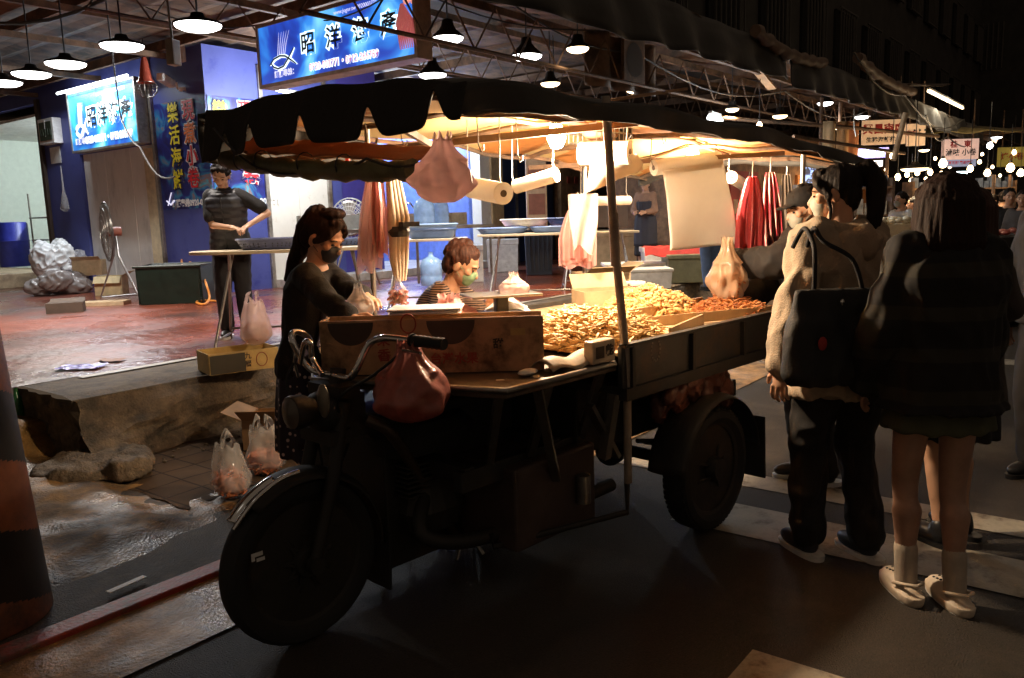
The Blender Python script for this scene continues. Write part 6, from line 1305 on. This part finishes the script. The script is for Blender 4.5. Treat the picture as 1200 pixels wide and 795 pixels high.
for i, (px, dp, w_, h_, m_, lab) in enumerate(((629, 14.5, .36, 1.15, mat('cream_cabinet', (.6, .42, .26), .6), 'narrow cream cabinet with rust fronts beside the navy shop front'),)):
    p = atd(px, 250, dp); root = thing('cabinet', lab, 'cabinet', (p.x, p.y, PZ+.1), camd); b = MB(); b.box((0, 0, h_*.9), (w_, .4, h_*1.8)); b.build('cabinet_body', m_, root, bevel=.01); b = MB()
    for k in range(4): b.box((0, -.205, .25+k*.45), (w_*.8, .01, .36))
    b.build('drawer_front', mat('drawer_face', (.3, .12, .08), .5), root, bevel=.004)
# far stalls in the alley
def stall(label, c, W, D, H, rz, m, goods, seed):
    root = thing('market_stall', label, 'stall', c, rz, 'stalls along the alley'); b = MB(); b.box((0, 0, H/2), (W, D, H)); b.build('counter', m, root, bevel=.01)
    random.seed(seed); b = MB()
    for i in range(60): b.ball((random.uniform(-.46, .46)*W, random.uniform(-.42, .42)*D, H+.02+random.random()*.05), (.05, .05, .03), 8, 5)
    b.build('goods', goods, root, True); return root

p = atd(1188, 255, 10.5); stall('dark fruit stall with red goods at the far side of the alley', V((p.x, p.y, .0)), 1.3, .8, 1.05, camd, mat('black_stall_cloth', (.02, .018, .016), .8), mat('red_goods', (.4, .08, .05), .4), 6)
p = atd(1040, 262, 10.5); stall('white topped snack counter behind the ponytailed customer', V((p.x, p.y, 0)), .9, .6, 1.25, camd, mat('bright_counter', (.8, .66, .45), .5), mat('pale_goods', (.8, .7, .5), .5), 7)
# ================================================================ people
def faceang(deg): return radians(deg-90)
BLK = mat('black_cloth', (.012, .010, .010), .85, bump=.2, bscale=200)
BLKK = mat('black_knit', (.011, .009, .009), .9, bump=.3, bscale=150)
VEST = mat('quilted_nylon', (.022, .021, .026), .5, bump=.2, bscale=60)
DKB = mat('dark_trousers', (.018, .018, .022), .8)
HOOD = mat('beige_fleece', (.42, .33, .235), .95, bump=.5, bscale=160)
MASKG = mat('green_face_mask', (.25, .42, .26), .7); MASKB = mat('black_face_mask', (.025, .03, .045), .7); MASKW = mat('pale_face_mask', (.42, .42, .36), .7)
def H_(loc, rz, w): return tuple(lpt(loc, rz, w))
# man in the quilted vest
loc = V((4.40, 6.72, PZ)); rz = faceang(222)
man, mi = person('man in a black quilted vest and short sleeves sorting the catch at the long table', loc, rz, 1.61, lean=.2, hands={1: H_(loc, rz, atd(271, 267, 7.25)), -1: H_(loc, rz, atd(293, 263, 7.3))}, eh={1: (1, -.6, -.2), -1: (-1, -.6, -.2)},
   curl=(.9, .8), palm={1: (0, 0, -1), -1: (0, 0, -1)}, hpitch=.55, top=BLKK, sleeve='short', vest=VEST, bottom=DKB, shoes=BLACKP, hair='short', collar=.01, vox=.012)
# ponytailed vendor with dotted apron
loc = V((2.42, 3.17, 0)); rz = faceang(-58)
DOT = pattern('dotted_apron_print', 'dots', (.8, .62, .58), (.025, .015, .03), 30, .24)
vd, vi = person('vendor in a black cardigan and dotted apron packing a clear bag beside the tricycle', loc, rz, 1.54, lean=.2, hands={1: H_(loc, rz, atd(414, 374, 3.35)), -1: H_(loc, rz, atd(428, 348, 3.6))}, eh={1: (.6, -.6, -1), -1: (-.8, -.4, -1)},
   curl=(.9, .7), palm={1: (-.6, .2, -.6), -1: (.5, .3, -.8)}, hpitch=.46, hyaw=-.35, hscale=1.13, top=BLKK, bottom=DOT, bkind='skirt', skirtlen=.5, shoes=BLACKP, shoe='plain', hair='low', hmat=HAIRD, mask=MASKB, apron=DOT, vox=.01, wr=.007)
p = atd(421, 360, 3.48); bagball('clear bag held open in the hands of the vendor', p, .075, .06, mat('frosted_bag', (.75, .7, .66), .3, bump=.6, bscale=20, alpha=.6, transl=.2), .03, 51)
# seated older woman
loc = V((3.31, 3.30, 0)); rz = faceang(-66)
STR = pattern('striped_jersey', 'stripes', (.5, .36, .3), (.03, .02, .02), 26, .42, 'Z')
old, oi = person('older woman with short brown hair, green mask and striped sleeves sitting behind the deck', loc, rz, 1.58, lean=.50, seat=.70, feet={1: (.12, .34), -1: (-.12, .34)}, hands={1: H_(loc, rz, atd(568, 362, 4.25)), -1: H_(loc, rz, atd(592, 354, 4.4))}, eh={1: (.8, -.4, -1), -1: (-.8, -.4, -1)},
   curl=(.9, .9), hpitch=.5, hscale=1.12, top=STR, bottom=DKB, shoes=BLACKP, shoe='plain', hair='short', hmat=HAIRR, mask=MASKG, apron=mat('brown_apron', (.09, .045, .03), .8), vox=.011)
st = thing('plastic_stool', 'low stool carrying the seated older woman', 'stool', loc+V((0, .0, 0)), rz); b = MB(); b.box((0, -.02, .43), (.32, .3, .04)); b.build('seat', BLUEP, st, bevel=.01)
for x in (-.13, .13):
    for y in (-.13, .1): b = MB(); b.cyl((x, y, .42), (x*1.25, y*1.25, 0), .018, n=8); b.build('leg', BLUEP, st)
# customer in the beige hoodie
loc = V((3.47, .97, 0)); rz = faceang(56)
cu, ci = person('ponytailed customer in a beige hoodie and black trousers watching the food', loc, rz, 1.66, lean=.06, feet={1: (.11, -.06), -1: (-.10, .06)}, hands={-1: H_(loc, rz, atd(916, 441, 3.25)), 1: (.14, .32, 1.0)}, eh={1: (1, -.5, -.6), -1: (-.5, -1, -.3)},
   curl=(.6, .9), palm={-1: (.6, .3, -.4), 1: (-.6, 0, -.5)}, hyaw=.85, hpitch=.12, top=HOOD, puff=.028, tlen=.10, bottom=BLK, shoes=mat('dark_sneaker', (.03, .03, .04), .5), hair='pony', mask=MASKW, hood=True, socks=WHITE, vox=.01, wr=.017)
R = Matrix.Rotation(rz, 3, 'Z')
bgc = thing('shoulder_bag', 'black tote bag with a small red mark hanging from the hooded customer', 'bag', atd(982, 392, 3.08), camd+.12)
q = MB(); q.loft([(V((0, 0, -.19)), V((.19, 0, 0)), V((0, .05, 0))), (V((0, 0, -.15)), V((.215, 0, 0)), V((0, .075, 0))), (V((0, 0, .05)), V((.20, 0, 0)), V((0, .06, 0))), (V((0, 0, .17)), V((.17, 0, 0)), V((0, .02, 0)))], 28, 3.2); me = remesh(q, .012, 2, wrinkle(.008)); me.materials.append(mat('black_canvas_bag', (.010, .009, .009), .7, bump=.2, bscale=120)); link('bag_body', me, bgc, True, angle=180)
b = MB(); sh_ = V((-.06, .09, .385))
for s_ in (-1, 1): b.tube(sm([V((s_*.10, 0, .14)), V((s_*.075-.02, .01, .28)), sh_+V((s_*.022, -.035, -.035)), sh_+V((s_*.02, .04, .015)), sh_+V((s_*.03, .11, -.06))]), .009, 8)
b.build('strap', BLK, bgc, True)
b = MB(); b.ball((-.10, -.074, -.02), (.018, .004, .026), 10, 6); b.build('red_mark', mat('red_print', (.4, .03, .02), .5), bgc); b = MB(); b.ball((-.02, -.06, .13), (.008, .006, .012), 8, 6); b.build('clasp', CHROME, bgc)
# girl in the dark striped top and clogs
loc = V((3.25, .56, 0)); rz = faceang(38)
DKS = pattern('dark_striped_knit', 'stripes', (.010, .008, .008), (.030, .026, .018), 2.1, .76, 'Z', .9)
gi, gii = person('long haired girl in an oversized dark top, short skirt and cream clogs', loc, rz, 1.59, feet={1: (.07, -.05), -1: (-.07, .04)}, hands={1: (.21, .14, .82), -1: (-.21, .12, .84)}, top=DKS, hscale=1.08, puff=.034, tlen=.03, bottom=mat('dark_green_skirt', (.06, .062, .032), .8), bkind='skirt', skirtlen=.20, shoes=mat('cream_clog', (.72, .6, .47), .5), shoe='clog', socks=mat('white_sock', (.5, .42, .34), .85), hair='long', hmat=HAIRD, skin=mat('skin_tan', (.42, .24, .17), .5), vox=.01, wr=.012)
loc = V((3.92, .60, 0)); person('third young woman standing just beyond the girl in clogs', loc, faceang(60), 1.56, hyaw=.2, top=mat('dark_brown_coat', (.05, .035, .03), .8), puff=.02, tlen=.15, bottom=BLK, bkind='skirt', skirtlen=.4, shoes=BLACKP, shoe='plain', hair='long', hmat=HAIRR, hands={1: (.2, .2, 1.0), -1: (-.2, .2, 1.0)}, vox=.014)
# customer with cap reaching into the food
loc = V((4.42, 1.36, 0)); rz = faceang(135)
cc_, cci = person('customer in a black jacket and cap reaching over the shredded squid', loc, rz, 1.60, lean=.12, hands={-1: H_(loc, rz, toW(*CL(862, 308, -.30))), 1: (.15, .35, 1.0)}, eh={-1: (-1, .2, -.4), 1: (1, -.5, -.6)}, curl=(.5, 1.1), palm={-1: (0, 0, -1), 1: (0, 0, -1)}, hyaw=.1, hpitch=.25, top=BLK, puff=.04, bottom=BLK, shoes=BLACKP, hair='short', mask=MASKW, cap_m=BLK, vox=.012, wr=.012)
p = CL(852, 332, -.33); bagball('clear bag of shredded squid gripped in the reaching hand', toW(*p), .10, .115, mat('amber_clear_bag', (.8, .6, .42), .25, bump=.8, bscale=16, alpha=.55, transl=.3), .12, 61, fill=1.3, amp=.05)
# man at the right edge
person('person in dark clothes half cut off at the edge of the crossing', V((5.12, .33, 0)), faceang(150), 1.7, top=BLK, puff=.04, bottom=BLK, shoes=BLACKP, shoe='plain', hair='short', vox=.014)
# people behind
def far(label, px, dp, z0, face, h, top, bottom, bk='pants', **k):
    p = atd(px, 260, dp); return person(label, V((p.x, p.y, z0)), faceang(face), h, top=top, bottom=bottom, bkind=bk, shoes=BLACKP, shoe='plain', fine=False, vox=.022, **k)
far('shop woman in a plaid shirt and long dark apron behind the white boxes', 757, 13.8, PZ, 190, 1.62, mat('brown_plaid', (.35, .2, .13), .8), DKB, 'skirt', apron=mat('navy_apron', (.03, .03, .045), .7), hands={1: (.1, .3, 1.05), -1: (-.1, .3, 1.05)}, skirtlen=.6)
far('person in blue jeans standing behind the long white sheet', 836, 10.6, PZ, 60, 1.66, mat('dark_jacket', (.04, .04, .045), .8), mat('blue_denim', (.07, .12, .25), .85, bump=.3, bscale=120))
far('person in a white printed shirt near the bulb cluster', 1056, 11.5, 0, 150, 1.66, mat('white_shirt', (.6, .58, .55), .8), DKB, mask=MASKW)
far('dark haired person farther along the alley by the bright counter', 1071, 13.5, 0, 100, 1.6, BLK, DKB)
far('person in dark clothes beyond the fruit stall, nearest the post', 1181, 11.5, 0, 200, 1.66, BLK, DKB)
far('last person cut off by the picture edge beyond the fruit stall', 1197, 11.2, 0, 180, 1.62, mat('grey_jacket', (.1, .09, .09), .8), DKB)
far('small figure between the posts in the crowd of the alley', 1163, 14, 0, 150, 1.6, mat('rose_jacket', (.35, .12, .1), .8), DKB)
# ================================================================ depth of the alley: more lamps, stalls, goods and people
WW = mat('lit_brown_wall', (.32, .18, .09), .7, var=.5, dirt=(.1, .06, .04))
for i, (px, py, dp, r, pw, warm) in enumerate(((985, 150, 17, .12, 30, 1), (1083, 176, 19, .12, 25, 1), (1145, 158, 20, .12, 20, 0), (914, 136, 13, .12, 25, 1), (858, 128, 12, .1, 20, 1), (1168, 161, 22, .14, 10, 0))):
    pendant(['warm lamp deep in the alley left of the red lettered sign', 'warm lamp deep in the alley under the pink signboard', 'pale lamp far down the alley beyond the pink signboard', 'warm lamp above the canopy tail among the rails', 'small warm lamp over the canopy ridge', 'faint lamp at the farthest roof edge'][i], atd(px, py, dp), r, pw, (1, .7, .4) if warm else (1, .92, .8), bool(warm), 3.6, 'lamps deep in the alley')
random.seed(77)
extra = [(1068, 212, 15.5), (1085, 210, 16.5), (1113, 196, 18), (1148, 190, 19), (1172, 206, 17.5), (1128, 183, 21), (1176, 176, 21), (1096, 186, 20), (1038, 199, 16.5), (1151, 181, 22)]
for i, (px, py, dp) in enumerate(extra):
    bulb(['small bulb low beside the cluster', 'small bulb low between two stalls', 'bulb glinting above the bowl lamp', 'bulb beside the hanging frame', 'low bulb near the dark crowd', 'bulb just over the pink signboard edge', 'bulb near the yellow signboard top', 'bulb deep behind the pear shaped bulb', 'bulb under the red lettered sign', 'distant bulb between two signs'][i], atd(px, py, dp), .028+.02*random.random(), 0, top=.5, group='small bulbs deep in the alley')
back = thing('stall_row', 'brown lit row of stall backs closing the alley behind the signs', 'stall row', (17, 6.2, 0))
b = MB(); b.box((3, 0, 1.5), (12, .2, 3.0)); b.box((-2.9, 1.0, 1.5), (.2, 2.2, 3)); b.build('wall', WW, back)
for i in range(6):
    b = MB(); b.box((-2+i*1.8, -.14, 1.75), (1.3, .06, .9)); q = b.build('display_board', mat(['board_red', 'board_cream', 'board_orange'][i % 3], [(.35, .05, .03), (.6, .42, .22), (.55, .22, .06)][i % 3], .6), back)
    b = MB(); [b.box((-2+i*1.8-.45+k*.3, -.18, 1.75+.2*((k+i) % 3-1)), (.18, .02, .26)) for k in range(4)]; b.build('goods', mat('mixed_goods', (.55, .35, .2), .5, var=.6, scale=4), back)
def shelves(label, px, dp, w_, n, seed, m=WW):
    random.seed(seed); p = atd(px, 250, dp); root = thing('goods_rack', label, 'rack', (p.x, p.y, 0), camd, 'racks of goods in the alley')
    b = MB(); [b.box((s_*w_/2, 0, .95), (.04, .4, 1.9)) for s_ in (-1, 1)]; b.build('upright', BEAM, root)
    for k in range(n):
        z = .5+k*.42; b = MB(); b.box((0, 0, z), (w_, .4, .03)); sh_ = b.build('shelf', m, root)
        b = MB()
        for j in range(int(w_/.12)): x = -w_/2+.08+j*.12; h_ = random.uniform(.08, .26); b.box((x, -.05, z+.017+h_/2), (.09, .12, h_))
        b.build('goods', mat(['jar_goods', 'pack_goods', 'bag_goods', 'tin_goods'][k % 4], [(.5, .12, .05), (.65, .45, .2), (.7, .6, .45), (.15, .2, .3)][k % 4], .4, var=.6, scale=9), sh_)
    return root
shelves('rack of jars and packets beneath the violet shop strip', 1005, 12.5, .9, 4, 3)
shelves('rack of goods behind the canopy tail post', 968, 11.5, .6, 4, 4)
shelves('rack of pale packets beside the bulb cluster', 1095, 15, 1.0, 4, 5)
shelves('rack of goods by the farther post of the alley', 1150, 16.5, 1.1, 4, 6)
# cloth strips hanging from the rails
for i, (px, dp, c_) in enumerate(((988, 13, (.5, .28, .12)), (1000, 13.3, (.4, .16, .07)), (972, 12.5, (.45, .3, .16)))):
    p = atd(px, 150, dp); b = MB(); b.grid(6, 12, lambda u, v: V(((u-.5)*.2, .02*sin(u*8), -.55*v+.1))); o = b.build('hanging_cloth', mat('cloth_strip%s' % 'abc'[i], c_, .8), None, True, fix=False, solid=.004, angle=180); o.location = p; o.rotation_euler = (0, 0, camd); tag(o, ['tan cloth strip hanging by the bent steel hook', 'rust coloured cloth strip next to the bent steel hook', 'pale brown cloth strip over the canopy tail'][i], 'cloth')
# extra cables
cable('cable sagging from the roof edge to the pink signboard', [atd(1085, 135, 13), atd(1110, 160, 16), atd(1150, 165, 18)], .012)
cable('cable dropping behind the long tube lamp', [aty(1000, 60, 3.1), aty(1060, 112, 3.1), aty(1130, 140, 3.1)], .012)
far('woman in a red jacket in the crowd beyond the third young woman', 1148, 15.5, 0, 190, 1.58, mat('red_jacket', (.35, .04, .03), .8), DKB)
far('man in a pale cap walking deep in the alley', 1120, 17, 0, 200, 1.7, mat('tan_jacket', (.3, .2, .12), .8), DKB, cap_m=mat('pale_cap', (.6, .55, .5), .7))
far('stallholder in an apron under the pear shaped bulb', 1098, 13.8, 0, 230, 1.62, mat('grey_shirt', (.3, .26, .22), .8), DKB, apron=mat('blue_apron', (.08, .1, .2), .8))
far('shopper in dark clothes seen between the two posts', 1173, 15.5, 0, 20, 1.66, BLK, DKB)

# rubble, litter and oil marks
random.seed(5); b = MB()
for i in range(130):
    if i < 130: x = random.uniform(.9, 6); y = 5.12-abs(random.gauss(0, .18)); z = .01
    else: x = random.uniform(.8, 2.6); y = random.uniform(3.6, 5.2); z = .03
    r_ = random.uniform(.004, .018); R_ = Matrix.Rotation(random.uniform(0, 3), 3, 'Z') @ Matrix.Rotation(random.uniform(-.6, .6), 3, 'X')
    b.ball((x, y, z+r_*.3), (r_, r_*random.uniform(.5, 1), r_*.6), 5, 4, R_)
tag(b.build('rubble', mat('small_rubble', (.13, .095, .06), .9), None, False), None, None, None, 'stuff')
